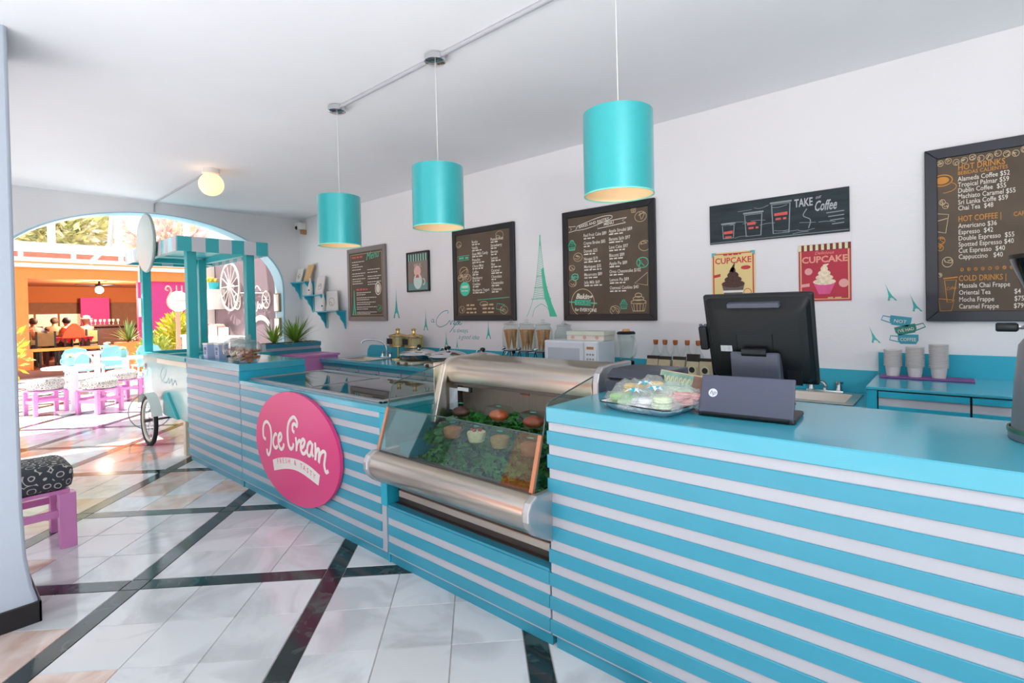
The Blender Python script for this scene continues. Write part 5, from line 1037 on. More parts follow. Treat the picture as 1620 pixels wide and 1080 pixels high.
MB().tube([(-6.84 + .32 * math.cos(k * math.pi / 20), 1.645, 2.30 + .32 * math.sin(k * math.pi / 20)) for k in range(40)], .012, 8, closed=True).build('plaque_rim', mat('rim_grey', '#8fa3a0', .4), dsc, smooth=60)

# ------------------------------------------------------------------ stools with scrolled cushions
def scroll(name, dark, light):
    m = bpy.data.materials.new(name); m.use_nodes = True; nt = m.node_tree; N = nt.nodes; L = nt.links; b = N['Principled BSDF']; b.inputs['Roughness'].default_value = .8
    tc = N.new('ShaderNodeTexCoord'); v = N.new('ShaderNodeTexVoronoi'); v.inputs['Scale'].default_value = 15; L.new(tc.outputs['Object'], v.inputs['Vector']); v.inputs['Randomness'].default_value = .35
    ma = N.new('ShaderNodeMath'); ma.operation = 'MULTIPLY'; ma.inputs[1].default_value = 17.0; L.new(v.outputs['Distance'], ma.inputs[0])
    n = N.new('ShaderNodeTexNoise'); n.inputs['Scale'].default_value = 14; L.new(tc.outputs['Object'], n.inputs['Vector'])
    ad = N.new('ShaderNodeMath'); ad.operation = 'MULTIPLY_ADD'; ad.inputs[1].default_value = 6.0; L.new(n.outputs[0], ad.inputs[0]); L.new(ma.outputs[0], ad.inputs[2])
    s_ = N.new('ShaderNodeMath'); s_.operation = 'SINE'; L.new(ad.outputs[0], s_.inputs[0])
    r = N.new('ShaderNodeValToRGB'); e = r.color_ramp.elements; e[0].position = .80; e[0].color = lin(dark); e[1].position = .88; e[1].color = lin(light); L.new(s_.outputs[0], r.inputs[0]); L.new(r.outputs[0], b.inputs['Base Color']); _M[name] = m; return m
SCR = scroll('scroll_fabric', '#3b4147', '#c4bfb8'); SCL = scroll('overlit_scroll_fabric', '#c3bfb8', '#565b5f')  # second cloth: same cushion pattern with the courtyard glare put into its colours
def stool(lab, x, y, rz=0.0, lw=.042, rnd=.06):
    t = thing('cushioned_stool', lab, 'stool', (x, y, 0), rz, 'pink stools with scrolled cushions', world=False); a = .185
    loft([rr(.17, .17, rnd * .7, .37), rr(.215, .215, rnd, .39), rr(.225, .225, rnd, .44), rr(.222, .222, rnd, .5), rr(.19, .19, rnd * .84, .53), rr(.1, .1, .05, .543)]).build('cushion', SCR if lw > .03 else SCL, t, smooth=60)
    MB().box((-.2, -.2, .35), (.2, .2, .372)).build('seat_board', PINKP, t)
    for sx in (-1, 1):
        for sy in (-1, 1): MB().box((sx * a - lw, sy * a - lw, 0), (sx * a + lw, sy * a + lw, .35)).build('leg', PINKP, t, bev=.003)
    for sy in (-1, 1): MB().box((-a, sy * a - .012, .17), (a, sy * a + .012, .215)).build('stretcher', PINKP, t)
    for sx in (-1, 1): MB().box((sx * a - .012, -a, .2), (sx * a + .012, a, .245)).build('stretcher', PINKP, t)
    return t
stool('pink stool with black and white scrolled cushion beside the near pier', -4.5, .385)
t0 = None
for lab, x, y, rz in (('pink stool with scrolled cushion at the left of the nearest white table', -10.62, 1.2, .2), ('pink stool with scrolled cushion in front of the nearest white table', -10.02, 1.75, .5), ('pink stool with scrolled cushion before the second white table', -11.1, 2.25, .3), ('pink stool with scrolled cushion right of the second white table, by the cart', -11.1, 2.78, .1)):
    t0 = stool(lab, x, y, rz, .026, .21) if t0 is None else dup(t0, (x, y, 0), rz, lab) and t0

# ------------------------------------------------------------------ courtyard tables, mugs and chairs
TW = mat('table_white', '#e6e6ea', .4)
t0 = thing('cafe_table', 'round white pedestal table nearest the archway', 'table', (-10.35, 1.5, 0), group='round white courtyard tables', world=False)
MB().lathe([(.001, .69), (.37, .69), (.38, .7), (.38, .715), (.37, .72), (.001, .72)], n=36).build('table_top', TW, t0, smooth=40); MB().box((-.045, -.045, .02), (.045, .045, .69)).build('pedestal', TW, t0); MB().box((-.2, -.2, 0), (.2, .2, .025)).build('base', TW, t0, bev=.005)
dup(t0, (-11.75, 2.45, 0), label='round white pedestal table second from the archway'); dup(t0, (-14.2, 2.45, 0), label='round white pedestal table farthest from the archway')
PET = mat('petal_cream', '#f2e3b6', .7, var=.2, scale=40)
def mug(lab, x, y):
    t = thing('flower_mug', lab, 'flower pot', (x, y, .72), group='teal mugs of flowers on the tables'); tm_ = mat('mug_teal', '#86c7c2', .4)
    MB().lathe([(.001, .721), (.055, .721), (.06, .74), (.06, .86), (.052, .86), (.05, .85), (.001, .85)], (x, y, 0), 18).build('mug', tm_, t, smooth=40)
    MB().tube(cat_spline([(x, y - .058, .84), (x, y - .1, .83), (x, y - .1, .77), (x, y - .058, .76)], 4), .008, 8).build('handle', tm_, t, smooth=60)
    m = MB(); q = random.Random(int(-x * 10))
    for k in range(16): a = q.uniform(0, 6.28); r_ = q.uniform(0, .07); m.sphere((x + r_ * math.cos(a), y + r_ * math.sin(a), .88 + q.uniform(-.01, .03)), .024, 6, sz=.7)
    o = m.build('flowers', PET, t, smooth=180); o['kind'] = 'stuff'
mug('teal mug of pale flowers on the nearest white table', -10.4, 1.46); mug('teal mug of pale flowers on the second white table', -11.8, 2.42); mug('teal mug of pale flowers on the farthest white table', -14.2, 2.62)
BC = mat('chair_blue', '#86c3e0', .4, var=.05)
def blue_chair(lab, x, y, rz):
    t = thing('blue_chair', lab, 'chair', (x, y, 0), rz, 'pale blue courtyard chairs', world=False)
    MB().box((-.21, -.21, .43), (.21, .21, .46)).build('seat', BC, t, bev=.01)
    MB().prism([(-.21, .5), (.21, .5), (.22, .75), (.16, .86), (0, .9), (-.16, .86), (-.22, .75)], -.225, -.2, 'x').xf(Matrix.Identity(4)).build('backrest', BC, t)
    for sx in (-1, 1):
        for sy in (-1, 1): MB().cyl((sx * .18, sy * .18, .43), (sx * .2, sy * .2, 0), .016, n=8).build('leg', TW, t)
    for sy in (-1, 1): MB().box((-.222, sy * .17 - .015, .44), (-.203, sy * .17 + .015, .55)).build('back_post', BC, t)
blue_chair('pale blue chair behind the nearest table', -13.0, 2.0, 2.6); blue_chair('pale blue chair with rounded back left of the second mug', -13.0, 2.52, 3.0); blue_chair('pale blue chair with rounded back beside the cart post', -13.0, 3.05, 3.2)
t = thing('arched_chair', 'white metal chair with arched back hoops behind the nearest table', 'chair', (-11.7, 1.8, 0)); x, y = -11.7, 1.8
for k, (dx, r_) in enumerate(((.2, .17), (.12, .2), (-.02, .2))): MB().tube([(x + dx, y + r_ * math.cos(a), .5 + .36 * math.sin(a)) for a in [j * math.pi / 12 for j in range(13)]], .014, 8).build('back_hoop', TW, t, smooth=60)
MB().lathe([(.001, .45), (.22, .45), (.22, .48), (.001, .48)], (x + .1, y, 0), 20).build('seat', TW, t)
for sx in (-1, 1):
    for sy in (-1, 1): MB().cyl((x + .1 + sx * .15, y + sy * .15, .45), (x + .1 + sx * .18, y + sy * .18, 0), .014, n=8).build('leg', TW, t)

# ------------------------------------------------------------------ orange restaurant across the courtyard
FX = -17.5
def S_(m, name, mm, lab, **k): return struct(m.build(name, mm, **k), lab)
S_(MB().box((FX - .3, 1.42, 0), (FX, 1.71, 2.52)).box((FX - .3, -3.5, 0), (FX, 1.1, 2.52)).box((FX - .3, -3.5, 2.52), (FX, 6.6, 2.77)).box((FX - .3, 1.1, 0), (FX, 1.42, 2.52)), 'wall_facade', ORANGE, 'orange restaurant facade across the courtyard')
S_(MB().box((FX - .4, -3.5, 2.80), (FX + .06, 6.6, 2.9)), 'trim_2', OFFW, 'white cornice strip above the orange beam'); S_(MB().box((FX - .35, -3.5, 2.77), (FX + .02, 6.6, 2.80)).box((FX - .35, -3.5, 2.9), (FX + .03, 6.6, 2.94)), 'trim_3', ORANGE, 'thin orange bands on the cornice')
S_(MB().box((FX - .3, 4.0, 0), (FX - .1, 6.6, 2.52)), 'wall_magenta', mat('magenta_plaster', '#c23a78', .8, var=.05), 'magenta wall behind the lamp post')
S_(MB().box((-24.3, 0, 0), (-24, 6.6, 2.8)), 'wall_inside', mat('brown_plaster', '#8a5a3a', .8, var=.1), 'brown back wall inside the restaurant'); S_(MB().box((-24, 0, 2.62), (FX - .3, 6.6, 2.72)), 'ceiling_inside', mat('rust_ceiling', '#b8642f', .8, var=.05), 'rust coloured restaurant ceiling')
S_(MB().box((-23.98, 0, 2.05), (-23.9, 6.6, 2.62)), 'wall_inside_band', mat('rust_band', '#b8642f', .8), 'rust coloured upper band inside the restaurant')
S_(MB().box((-24.3, -3, -.05), (-17.42, 7, .2)), 'floor_inside', mat('terracotta_floor', '#9b5f4d', .5, var=.1), 'terracotta restaurant floor'); S_(MB().box((-24, -.1, 0), (FX - .3, 0, 2.7)), 'wall_inside_side', _M['brown_plaster'], 'side wall inside the restaurant')
for k in range(4):
    y = 1.9 + k * .62
    w_ = MB().box((-23.99, y, .85), (-23.95, y + .56, 1.65)).build('window_%d' % (k + 1), mat('bright_pane', '#e8cfa0', .3, emit=.45)); struct(w_, 'pale bright pane in the restaurant back wall')
S_(MB().box((-23.3, 3.6, 0), (-23.2, 4.4, 2.2)), 'wall_inner_pink', _M['magenta_plaster'], 'pink partition inside the restaurant')
tag(MB().box((-17.66, 1.66, .66), (-17.6, 4.0, .735)).box((-17.66, 1.72, 0), (-17.6, 1.78, .66)).box((-17.66, 3.9, 0), (-17.6, 3.96, .66)).build('railing', mat('rail_orange', '#f59a3c', .5)), 'orange railing across the restaurant opening', 'railing')
t = thing('bar_counter', 'dark wood bar counter inside the restaurant', 'bar', (-21.8, 3.9, 0)); wd2 = mat('dark_wood', '#4a2a1e', .5, var=.2, scale=12, stretch=(1, 1, 6))
MB().box((-22.1, 3.45, 0), (-21.6, 5.2, 1.0)).build('front', wd2, t); MB().box((-22.15, 3.4, 1.0), (-21.5, 5.25, 1.06)).build('top', wd2, t)
GL2 = mat('pale_glass', '#b9b2a8', .2)
for k in range(8):
    t = MB().lathe([(.001, 1.261), (.03, 1.261), (.008, 1.28), (.008, 1.33), (.04, 1.37), (.04, 1.44)], (-21.75 + .06 * (k % 2), 3.5 + k * .12, 0), 10).build('bar_glass', GL2, smooth=50); tag(t, 'stemmed glass in the row on the dark bar', 'glass', 'glasses on the bar')
t = thing('ceiling_fan', 'black ceiling fan with a white globe in the restaurant', 'fan', (-20, 3.56, 2.4)); MB().cyl((-20, 3.56, 2.62), (-20, 3.56, 2.5), .03, n=10).build('rod', BPLAS, t); MB().lathe([(.001, 2.46), (.1, 2.47), (.1, 2.53), (.001, 2.54)], (-20, 3.56, 0), 18).build('motor', BPLAS, t, smooth=40)
for k in range(4):
    a = k * math.pi / 2 + .35; c, s_ = math.cos(a), math.sin(a); q = MB(); q.box((.1, -.07, -.006), (.62, .07, .006)).xf(Matrix.Translation((-20, 3.56, 2.5)) @ Matrix.Rotation(a, 4, 'Z')); q.build('blade', BPLAS, t)
MB().sphere((-20, 3.56, 2.36), .11, 16).build('globe', mat('fan_globe', '#f1e4cb', .4, emit=3.0), t, smooth=180)
ld = bpy.data.lights.new('fan_lamp', 'POINT'); ld.energy = 420; ld.color = (1, .86, .68); ld.shadow_soft_size = .12; lo_ = bpy.data.objects.new('fan_lamp', ld); COL.objects.link(lo_); lo_.location = (-20, 3.56, 2.2)
def rest_chair(lab, x, y, rz):
    t = thing('dining_chair', lab, 'chair', (x, y, .2), rz, 'dark restaurant chairs', world=False); cw = mat('cane', '#a08a58', .7, var=.2)
    MB().box((-.2, -.2, .43), (.2, .2, .47)).build('seat', cw, t); MB().box((-.19, -.2, .55), (.19, -.18, .9)).build('backrest', cw, t)
    for sx in (-1, 1): MB().box((sx * .19 - .02, -.21, 0), (sx * .19 + .02, -.17, .95)).build('back_post', mat('chair_dark', '#2d3a35', .5), t); MB().box((sx * .19 - .02, .17, 0), (sx * .19 + .02, .21, .43)).build('leg', 'chair_dark', t)
rest_chair('dark framed cane chair just inside the railing', -18.4, 2.15, -1.5); 
t = thing('cloth_table', 'restaurant table under a crimson cloth behind the railing', 'table', (-19.2, 2.7, 0)); MB().box((-19.6, 2.1, .7), (-18.9, 3.2, .76)).build('cloth_top', mat('crimson_cloth', '#b3243e', .8, var=.15), t)
for a in ((-19.5, 2.2), (-19.0, 2.2), (-19.5, 3.1), (-19.0, 3.1)): MB().box((a[0] - .03, a[1] - .03, 0), (a[0] + .03, a[1] + .03, .7)).build('leg', wd2, t)
m = MB(); n = 9
for k in range(n): a = 2.1 + 1.1 * k / n; m.add([(-18.895, a, .76), (-18.895, a + 1.1 / n, .76), (-18.88, a + .55 / n, .6)], [(0, 1, 2)])
m.build('cloth_points', 'crimson_cloth', t)
t = thing('domed_chair', 'orange chair with a tall domed back beside the crimson table', 'chair', (-18.6, 2.72, 0)); oc = mat('orange_fabric', '#ef7a4a', .8, var=.06)
dm = [(2.46, .74), (2.98, .74), (2.94, .9), (2.86, 1.07), (2.77, 1.15), (2.69, 1.15), (2.6, 1.07), (2.5, .9)]
MB().prism(dm, -18.62, -18.55, 'x').build('backrest', oc, t, bev=.02, seg=2); MB().box((-18.95, 2.5, .42), (-18.6, 2.94, .47)).build('seat', oc, t)
for sx, sy in ((-18.92, 2.53), (-18.92, 2.9), (-18.6, 2.53), (-18.6, 2.9)): MB().box((sx - .02, sy - .02, 0), (sx + .02, sy + .02, .75 if sx > -18.7 else .42)).build('leg', wd2, t)
# seated guests
def figure(vs, es, rad, name, mm, parent, lv=1):
    me = bpy.data.meshes.new(name); me.from_pydata(vs, es, []); me.materials.append(mm); o = bpy.data.objects.new(name, me); COL.objects.link(o)
    sk = o.modifiers.new('skin', 'SKIN'); sk.use_smooth_shade = True
    if not me.skin_vertices: 
        bm = bmesh.new(); bm.from_mesh(me); bm.verts.layers.skin.verify(); bm.to_mesh(me); bm.free()
    for i, r_ in enumerate(rad): me.skin_vertices[0].data[i].radius = (r_, r_ * (.8 if r_ > .1 else 1)); me.skin_vertices[0].data[i].use_root = (i == 0)
    ss = o.modifiers.new('sub', 'SUBSURF'); ss.levels = lv; ss.render_levels = lv
    if parent: o.parent = parent
    return o
BV = [(0, 0, .5), (0, .01, .75), (0, 0, .96), (0, .01, 1.08), (0, .03, 1.16), (0, .03, 1.25)]; BE = [(0, 1), (1, 2), (2, 3), (3, 4), (4, 5)]; BR = [.14, .14, .13, .05, .085, .075]
for sg in (-1, 1):
    i = len(BV); BV += [(sg * .18, 0, .99), (sg * .22, .06, .78), (sg * .15, .28, .76), (sg * .1, .36, .78), (sg * .1, .05, .48), (sg * .13, .42, .5), (sg * .13, .44, .1), (sg * .13, .54, .05)]
    BE += [(2, i), (i, i + 1), (i + 1, i + 2), (i + 2, i + 3), (0, i + 4), (i + 4, i + 5), (i + 5, i + 6), (i + 6, i + 7)]; BR += [.065, .05, .035, .03, .09, .065, .045, .035]
def person(lab, x, y, rz, shirt, hair, skin='#b98263', hat=None, dz=0.0):
    t = thing('person', lab, 'person', (x, y, .2 + dz), rz, 'guests seated in the restaurant', world=False)
    figure(BV, BE, BR, 'body', mat('skin_' + skin[1:], skin, .6), t)
    sv = [BV[0], BV[1], BV[2]]; se = [(0, 1), (1, 2)]; sr = [.155, .155, .145]
    for sg in (-1, 1): i = len(sv); sv += [(sg * .18, 0, .99), (sg * .21, .05, .84)]; se += [(2, i), (i, i + 1)]; sr += [.078, .068]
    figure(sv, se, sr, 'shirt', mat('shirt_' + shirt[1:], shirt, .8, var=.1), t)
    tv = []; te = []; tr = []
    tv = [(0, 0, .49)]; tr = [.15]
    for sg in (-1, 1): i = len(tv); tv += [(sg * .1, .06, .48), (sg * .13, .42, .5), (sg * .13, .44, .12)]; te += [(0, i), (i, i + 1), (i + 1, i + 2)]; tr += [.1, .075, .055]
    figure(tv, te, tr, 'trousers', mat('trousers', '#3b3d4a', .8), t)
    MB().sphere((0, .012, 1.225), .102, 14, sz=1.05).build('hair', mat('hair_' + hair[1:], hair, .7), t, smooth=180)
    m = MB().sphere((0, .125, 1.19), .014, 8); m.build('nose', _M['skin_' + skin[1:]], t, smooth=180)
    for sg in (-1, 1): MB().sphere((sg * .035, .112, 1.215), .009, 6).build('eye', BPLAS, t, smooth=180)
    if hat: MB().lathe([(.16, 1.27), (.155, 1.28), (.1, 1.285), (.095, 1.35), (.07, 1.37), (.001, 1.375)], n=18).build('hat', mat('hat_' + hat[1:], hat, .8), t, smooth=40)
    ch = rest_chair('dark chair under the ' + lab.split(' guest')[0] + ' guest', x, y, rz)
person('blue grey shirted guest seated with back to us, far left', -20, 2.05, 1.9, '#5b6074', '#4b3a2e'); person('brown haired guest in a dark top at the far window', -22.4, 2.3, -1.4, '#4a3f40', '#6b4a33')
person('olive grey shirted guest leaning by the window', -21, 2.62, 1.2, '#5d5850', '#4f3829'); person('black haired guest in an orange top at the crimson table', -20, 2.78, 2.6, '#d07a4e', '#17161a')
person('red shirted guest in a pale hat near the bar', -20.5, 3.3, 2.2, '#c2503c', '#b7a58c', hat='#c9b59a'); person('coral shirted guest in a tan cap nearest the railing', -18.95, 1.72, 1.2, '#e08a62', '#9a7657', hat='#a98765', dz=-.02)
# lamp post
t = thing('lamp_post', 'salmon lamp post with a big white globe and curled ironwork', 'street lamp', (-14, 3.95, 0)); sal = mat('salmon_iron', '#e6a283', .5)
MB().cyl((-14, 3.95, 0), (-14, 3.95, 1.62), .055, .045, 14).build('post', sal, t, smooth=60); MB().sphere((-14, 3.97, 1.82), .22, 24, sz=1.12).build('globe', mat('white_globe', '#f4f0ea', .3, emit=.35), t, smooth=180)
for r_, a0 in ((.28, 0),):
    MB().tube(cat_spline([(-14, 3.95, 1.6), (-14, 3.8, 1.66), (-14, 3.74, 1.8), (-14, 3.78, 1.95), (-14, 3.83, 2.06), (-14, 3.8, 2.16), (-14, 3.74, 2.17), (-14, 3.72, 2.1), (-14, 3.77, 2.08)], 5), .016, 8).build('scroll', sal, t, smooth=60)
MB().tube([(-14, 3.95 + .22 * math.cos(k * math.pi / 12), 1.83 + 0 * k) if False else (-14 + .22 * math.sin(k * math.pi / 12), 3.97 + .22 * math.cos(k * math.pi / 12), 1.83) for k in range(24)], .01, 6, closed=True).build('band', sal, t, smooth=60)
for dy in (-.03, .08): MB().cyl((-14, 3.97 + dy, 2.04), (-14, 3.97 + dy, 2.2), .014, n=8).build('finial', sal, t)
# plants
def leafy(name, lab, cat_, c, size, n, cols, ls, seed, up=.3):
    t = thing(name, lab, cat_, (c[0], c[1], 0)); q = random.Random(seed)
    for ci, col in enumerate(cols):
        m = MB()
        for k in range(n // len(cols)):
            while True:
                p = Vector((q.uniform(-1, 1), q.uniform(-1, 1), q.uniform(-1, 1)))
                if p.length < 1: break
            p = p * (.55 + .45 * p.length); o = Vector((c[0] + p.x * size[0], c[1] + p.y * size[1], c[2] + p.z * size[2]))
            d = (p + Vector((q.uniform(-.6, .6), q.uniform(-.6, .6), q.uniform(-.3, .6) + up))).normalized(); s_ = d.cross(Vector((q.uniform(-1, 1), q.uniform(-1, 1), .3))).normalized(); l = ls * q.uniform(.6, 1.3)
            m.add([o, o + d * l * .5 + s_ * l * .18, o + d * l, o + d * l * .5 - s_ * l * .18], [(0, 1, 2, 3)])
        m.build('foliage', mat('leaf_' + col[1:], col, .5, var=.2, scale=4), t)['kind'] = 'stuff'
    MB().tube([(c[0], c[1], 0), (c[0] + .03, c[1], max(c[2] - size[2] * .4, .1)), (c[0], c[1], c[2])], [.05, .04, .02], 8).build('stem', mat('bark', '#6f5a41', .8, var=.2), t)
leafy('garden_bush', 'tall yellow green bush behind the lamp post', 'bush', (-14.75, 4.25, .95), (.5, .5, .6), 1400, ['#c9b62c', '#a8b43a', '#e0cf58'], .16, 1)
leafy('garden_bush', 'low pale green bush left of the lamp post', 'bush', (-14.4, 3.55, .6), (.4, .28, .42), 800, ['#b7bd5a', '#8f9a3a'], .15, 2)
leafy('garden_shrub', 'yellow leaved plant beside the orange pillar', 'bush', (-15.0, 1.2, .8), (.16, .16, .5), 80, ['#d8c03a', '#a9b04a'], .2, 3)
def spiky(name, lab, cat_, c, n, l, col, seed, droop=.35, w=.03, spread=1.2, minz=.2):
    t = thing(name, lab, cat_, c); q = random.Random(seed)
    for k in range(n):
        a = q.uniform(0, 6.283); e = q.uniform(minz, spread); L_ = l * q.uniform(.7, 1.1); d = Vector((math.cos(a) * math.sin(e), math.sin(a) * math.sin(e), math.cos(e))); s_ = Vector((-math.sin(a), math.cos(a), 0)); o = Vector(c); pts = []
        for j in range(6):
            f = j / 5; p = o + d * L_ * f + Vector((0, 0, -droop * L_ * f * f * math.sin(e))); ww = w * (1 - f) ** .7 * (.5 + f * 2 if f < .25 else 1); pts += [p - s_ * ww, p + s_ * ww]
        MB().add(pts, [(2 * j, 2 * j + 1, 2 * j + 3, 2 * j + 2) for j in range(5)]).build('leaf', mat('blade_' + col[1:], col, .45, var=.25, scale=6), t, smooth=180)
    return t
t = spiky('potted_agave', 'spiky agave in an orange box by the railing', 'plant', (-16.8, 3.57, .8), 46, .75, '#6f7f3a', 4); MB().box((-17.0, 3.3, 0), (-16.6, 3.8, .8)).build('box', ORANGE, t)
t = spiky('fern', 'green fern in the striped planter box', 'plant', (-6.4, 3.12, 1.13), 90, .42, '#7fa83c', 6, .32, w=.016, spread=1.4, minz=.3); t2 = spiky('fern', 'smaller green fern at the arch end of the striped planter', 'plant', (-6.4, 2.84, 1.13), 50, .34, '#94b944', 8, .32, w=.016, spread=1.4, minz=.3)
# planter and pink cabinet by the far corner
t = thing('striped_planter', 'blue and white striped planter box near the arch', 'planter', (-6.4, 3.0, 0))
MB().box((-6.52, 2.7, .8), (-6.3, 3.4, 1.13)).build('box', WHITE, t); MB().box((-6.525, 2.695, 0), (-6.3, 3.405, .8)).build('base', OFFW, t); MB().box((-6.5, 2.72, 1.09), (-6.32, 3.38, 1.135)).build('soil', mat('soil', '#3b2a20', .9), t)
for z in (1.075, .985, .895): MB().box((-6.302, 2.695, z), (-6.288, 3.405, z + .055)).build('slat', BLUE, t)
t = thing('pink_cabinet', 'plain pink cabinet in front of the striped planter', 'cabinet', (-5.95, 3.1, 0)); MB().box((-6.23, 2.86, 0), (-5.76, 3.34, .975)).build('body', PINKP, t); MB().box((-6.25, 2.84, .975), (-5.745, 3.36, 1.0)).build('top', PINKP, t, bev=.003); MB().box((-5.99, 2.852, .9), (-5.97, 2.861, .95)).build('catch', mat('catch_purple', '#8a4f86', .4), t)
for lab, z in (('small pale frame on the arch reveal, upper', 1.53), ('small pale frame on the arch reveal, lower', 1.17)):
    t = thing('small_frame', lab, 'picture', (-7.52, 3.41, z)); MB().box((-7.6, 3.385, z), (-7.43, 3.41, z + .27)).build('frame', mat('frame_tan', '#a98a62', .6), t); MB().box((-7.585, 3.381, z + .015), (-7.445, 3.386, z + .255)).build('picture_sheet', OFFW, t)
# mauve side wall with sign, wheel and bookshelf
S_(MB().box((-13.2, 4.0, 0), (-7.62, 4.2, 2.95)), 'wall_mauve', mat('mauve_plaster', '#7d6b70', .8, var=.04), 'mauve wall seen through the arch')
t = thing('wagon_wheel', 'large white spoked wheel hung on the mauve wall', 'wheel', (-10.71, 3.96, 1.6)); WW = mat('wheel_white', '#ddd6cc', .6)
MB().tube([(-10.71 + .46 * math.cos(k * math.pi / 20), 3.92, 2.05 + .46 * math.sin(k * math.pi / 20)) for k in range(40)], .02, 8, closed=True).build('rim', WW, t, smooth=60)
for k in range(14): MB().cyl((-10.71, 3.92, 2.05), (-10.71 + .45 * math.cos(k * math.pi / 7), 3.92, 2.05 + .45 * math.sin(k * math.pi / 7)), .009, n=6).build('spoke', WW, t)
MB().cyl((-10.71, 3.88, 2.05), (-10.71, 3.995, 2.05), .045, n=14).build('hub', WW, t)
t = thing('cart_sign', 'white cutout sign of a small cart with script on the mauve wall', 'sign', (-9.9, 3.98, 1.4)); m = MB()
for cx in (-9.22, -10.5):
    m = MB().tube([(cx + .15 * math.cos(k * math.pi / 14), 3.97, 1.755 + .15 * math.sin(k * math.pi / 14)) for k in range(28)], .013, 6, closed=True).build('wheel_rim', WW, t)
    for k in range(8): MB().cyl((cx, 3.97, 1.755), (cx + .14 * math.cos(k * math.pi / 4), 3.97, 1.755 + .14 * math.sin(k * math.pi / 4)), .005, n=5).build('spoke', WW, m)
MB().tube([(-10.4, 3.975, 1.92), (-9.35, 3.975, 1.88)], .01, 6).build('bar', WW, t); MB().tube(cat_spline([(-10.0, 3.975, 1.92), (-9.9, 3.975, 2.0), (-9.75, 3.975, 1.95), (-9.6, 3.975, 2.02), (-9.45, 3.975, 1.93)], 4), .009, 6).build('curl', WW, t)
MB().text('Joe', -9.66, 1.6, .2, 3.985, shear=.3, bold=.03).build('script', WW, t); m = MB(); a_ = [(-9.5 + .42 * math.cos(a), 1.14 + .3 * math.sin(a)) for a in [math.radians(140 - 10 * k) for k in range(11)]]; m.rib(a_, .09, 3.985); m.build('ribbon', WW, t)
t = thing('bookcase', 'white low bookcase against the mauve wall', 'bookcase', (-11.2, 3.8, 0)); MB().box((-12.6, 3.62, 0), (-9.95, 3.99, 1.05)).build('body', OFFW, t); MB().box((-12.65, 3.6, 1.05), (-9.9, 3.995, 1.09)).build('top', OFFW, t); MB().box((-12.6, 3.72, 1.09), (-11.75, 3.99, 1.62)).build('upper_unit', OFFW, t); MB().box((-12.3, 3.75, 1.62), (-11.15, 3.99, 2.02)).build('ledge_block', OFFW, t); MB().box((-12.3, 3.8, 2.02), (-11.7, 3.99, 2.6)).build('upper_block', OFFW, t)
qb = random.Random(4); x = -11.35
for k in range(13):
    w_ = qb.uniform(.035, .07); h_ = qb.uniform(.17, .24); col = qb.choice(['#c96a5a', '#e2b7a0', '#e8ddd0', '#d98f86', '#7b3b3a', '#e6c9b8'])
    o = MB().box((x, 3.68, 1.0905), (x + w_, 3.84, 1.0905 + h_)).build('book', mat('book_' + col[1:], col, .6)); tag(o, ['first', 'second', 'third', 'fourth', 'fifth', 'sixth', 'seventh', 'eighth', 'ninth', 'tenth', 'eleventh', 'twelfth', 'last'][k] + ' book from the white cupboard in the row', 'book', 'books in the row on the white bookcase'); x += w_ + .006
t = thing('flower_pot', 'teal pot of yellow flowers on the white ledge', 'flower pot', (-11.55, 3.82, 2.02)); MB().lathe([(.001, 2.021), (.09, 2.021), (.115, 2.16), (.1, 2.16), (.001, 2.14)], (-11.3, 3.84, 0), 18).build('pot', TEAL, t, smooth=40)
m = MB()
for k in range(40): a = qb.uniform(0, 6.28); r_ = qb.uniform(0, .13); m.sphere((-11.53 + r_ * math.cos(a), 3.84 + r_ * math.sin(a), 2.2 + qb.uniform(-.03, .05)), .03, 6)
m.build('blossoms', mat('yellow_bloom', '#e8b637', .7, var=.25, scale=20), t, smooth=180)['kind'] = 'stuff'
# pergola, outside lamp, terrace and trees
PG = mat('pergola_white', '#ebe4dd', .7, var=.03)
t = thing('pergola', 'white timber pergola over the courtyard', 'pergola', (-12, 2, 0))
MB().box((-12.1, -2, 2.64), (-11.95, 3.9, 2.80)).build('beam', PG, t); MB().box((-12.35, -2, 2.5), (-12.22, 3.9, 2.56)).build('beam', PG, t); MB().box((-9.4, -2, 3.06), (-8.0, 3.9, 3.14)).build('roof_board', PG, t)
for y in (1.5, 2.45, 3.6): MB().box((-12.08, y - .05, 2.8), (-11.98, y + .05, 3.5)).build('upright', PG, t)
for y in (-2,): MB().box((-12.1, y - .06, 0), (-11.96, y + .06, 2.64)).build('column', PG, t)
MB().tube([(-10, 1.97, 3.1), (-10, 1.93, 2.62), (-10.4, 1.75, 2.35)], .035, 10).build('drain_pipe', PG, t, smooth=60)
t = thing('outside_lamp', 'white globe lamp hanging just beyond the arch crown', 'lamp', (-8.4, 1.92, 2.7)); MB().lathe([(.09, 2.98), (.09, 2.9), (.07, 2.88), (.001, 2.88)], (-8.4, 1.94, 0), 18).build('fitting', OFFW, t); MB().sphere((-8.4, 1.94, 2.76), .14, 20).build('globe', _M['white_globe'], t, smooth=180); MB().cyl((-8.4, 1.94, 2.97), (-8.4, 1.94, 3.06), .02, n=8).build('stem', OFFW, t)
S_(MB().box((-24, -4, 2.9), (FX - .4, 7, 3.0)), 'terrace', mat('terrace_pink', '#d9c2b8', .8), 'pale terrace above the restaurant'); S_(MB().box((-21, -4, 3.0), (-20.8, 7, 3.62)), 'wall_terrace', mat('roof_red', '#b96a58', .8, var=.15), 'faded red parapet above the terrace')
for k in range(6): tag(MB().box((-19.2, -.5 + k * 1.1, 3.0), (-19.1, -.4 + k * 1.1, 3.45)).build('terrace_post', PG), 'white terrace post %s along the parapet' % ['first', 'second', 'third', 'fourth', 'fifth', 'last'][k], 'post', 'white terrace posts')
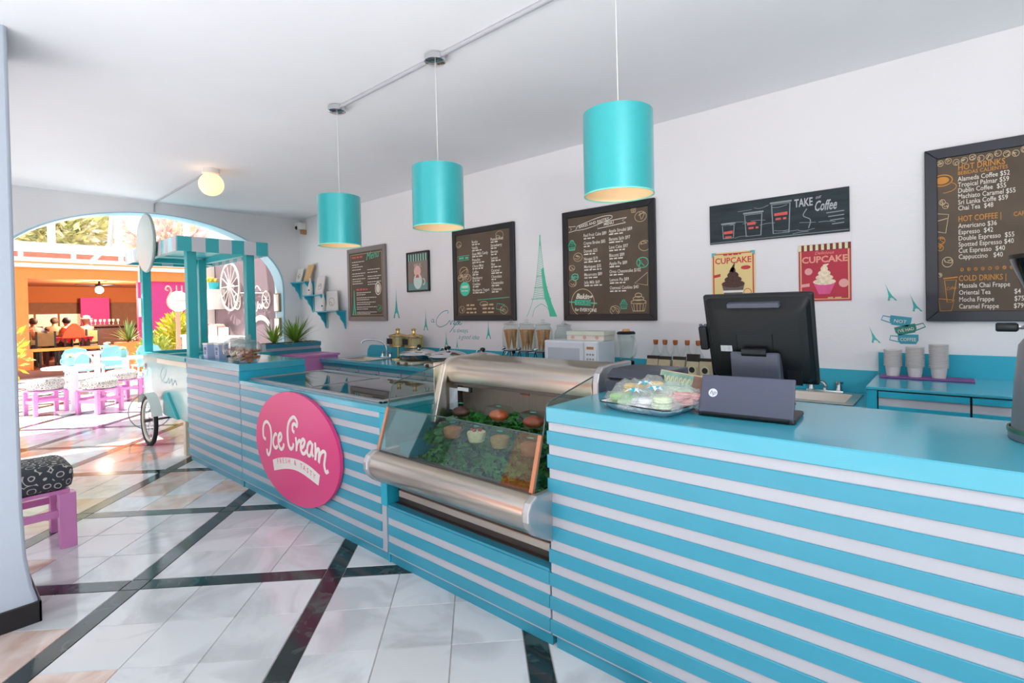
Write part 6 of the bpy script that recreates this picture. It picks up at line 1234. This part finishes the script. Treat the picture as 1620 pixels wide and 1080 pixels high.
leafy('courtyard_tree', 'sunlit yellow green tree beyond the terrace', 'tree', (-26, 3.4, 5.0), (1.5, 1.6, 1.3), 2600, ['#dcd596', '#c2c88c', '#e6e0c0'], .42, 11); leafy('courtyard_tree', 'tree with glare-lightened leaves beyond the terrace at the left', 'tree', (-28.5, .4, 4.6), (1.3, 1.5, 1.3), 1600, ['#d6d3b4', '#c4c295'], .42, 12); leafy('courtyard_tree', 'pink flowering tree beyond the terrace', 'tree', (-25, 6.7, 4.6), (1.4, 1.5, 1.2), 1800, ['#eac4c2', '#dccfb0', '#eed9d4'], .4, 13)  # tree leaf colours lightened to carry the washed-out glare
# buildings behind the photographer, seen only in reflections and as bounce light
S_(MB().box((-14, -9.3, 0), (-3.5, -9, 4.2)), 'wall_courtyard', ORANGE, 'orange courtyard wall facing the shop'); S_(MB().box((-14, -8.99, 2.6), (-3.5, -8.9, 4.4)), 'wall_courtyard_upper', mat('pink_plaster', '#e3b3a4', .8), 'pink upper courtyard wall')
# stand the loose floor pieces on the tiles and trim the fitted ones to them
for o in list(bpy.data.objects):
    if o.parent is None and o.name.split('.')[0] in ('cushioned_stool', 'cafe_table', 'flower_mug', 'blue_chair', 'arched_chair', 'ice_cream_cart', 'lamp_post', 'garden_bush', 'garden_shrub', 'potted_agave', 'pergola'): o.location.z += ZF
    if o.parent is None and o.name.split('.')[0] in ('bar_counter', 'cloth_table', 'domed_chair'): o.location.z += .2
    if o.parent is None and o.name.split('.')[0] in ('chalk_banner', 'cupcake_poster', 'cups_decal'): o.location.x += .02
for o in bpy.data.objects:
    if o.type == 'MESH':
        r0 = o
        while r0.parent: r0 = r0.parent
        if r0.name.split('.')[0] in ('raised_counter', 'chest_freezer', 'case_plinth', 'service_counter', 'back_cabinet', 'drawer_cabinet', 'striped_planter', 'pink_cabinet', 'bookcase', 'railing') or r0.name.startswith('wall_'):
            for v_ in o.data.vertices:
                if v_.co.z < ZF: v_.co.z = ZF
for o in bpy.data.objects:
    if o.parent is not None and o.name.split('.')[0] in ('small_print', 'chalk_drawings', 'orange_drawings', 'bean_drawings', 'chalk_sketches', 'mint_marks', 'red_marks', 'red_words', 'red_heading', 'footer_words', 'badge_text', 'ribbon_text', 'stripes'): o['kind'] = 'stuff'
for o in bpy.data.objects:
    if '_w' in o: del o['_w']
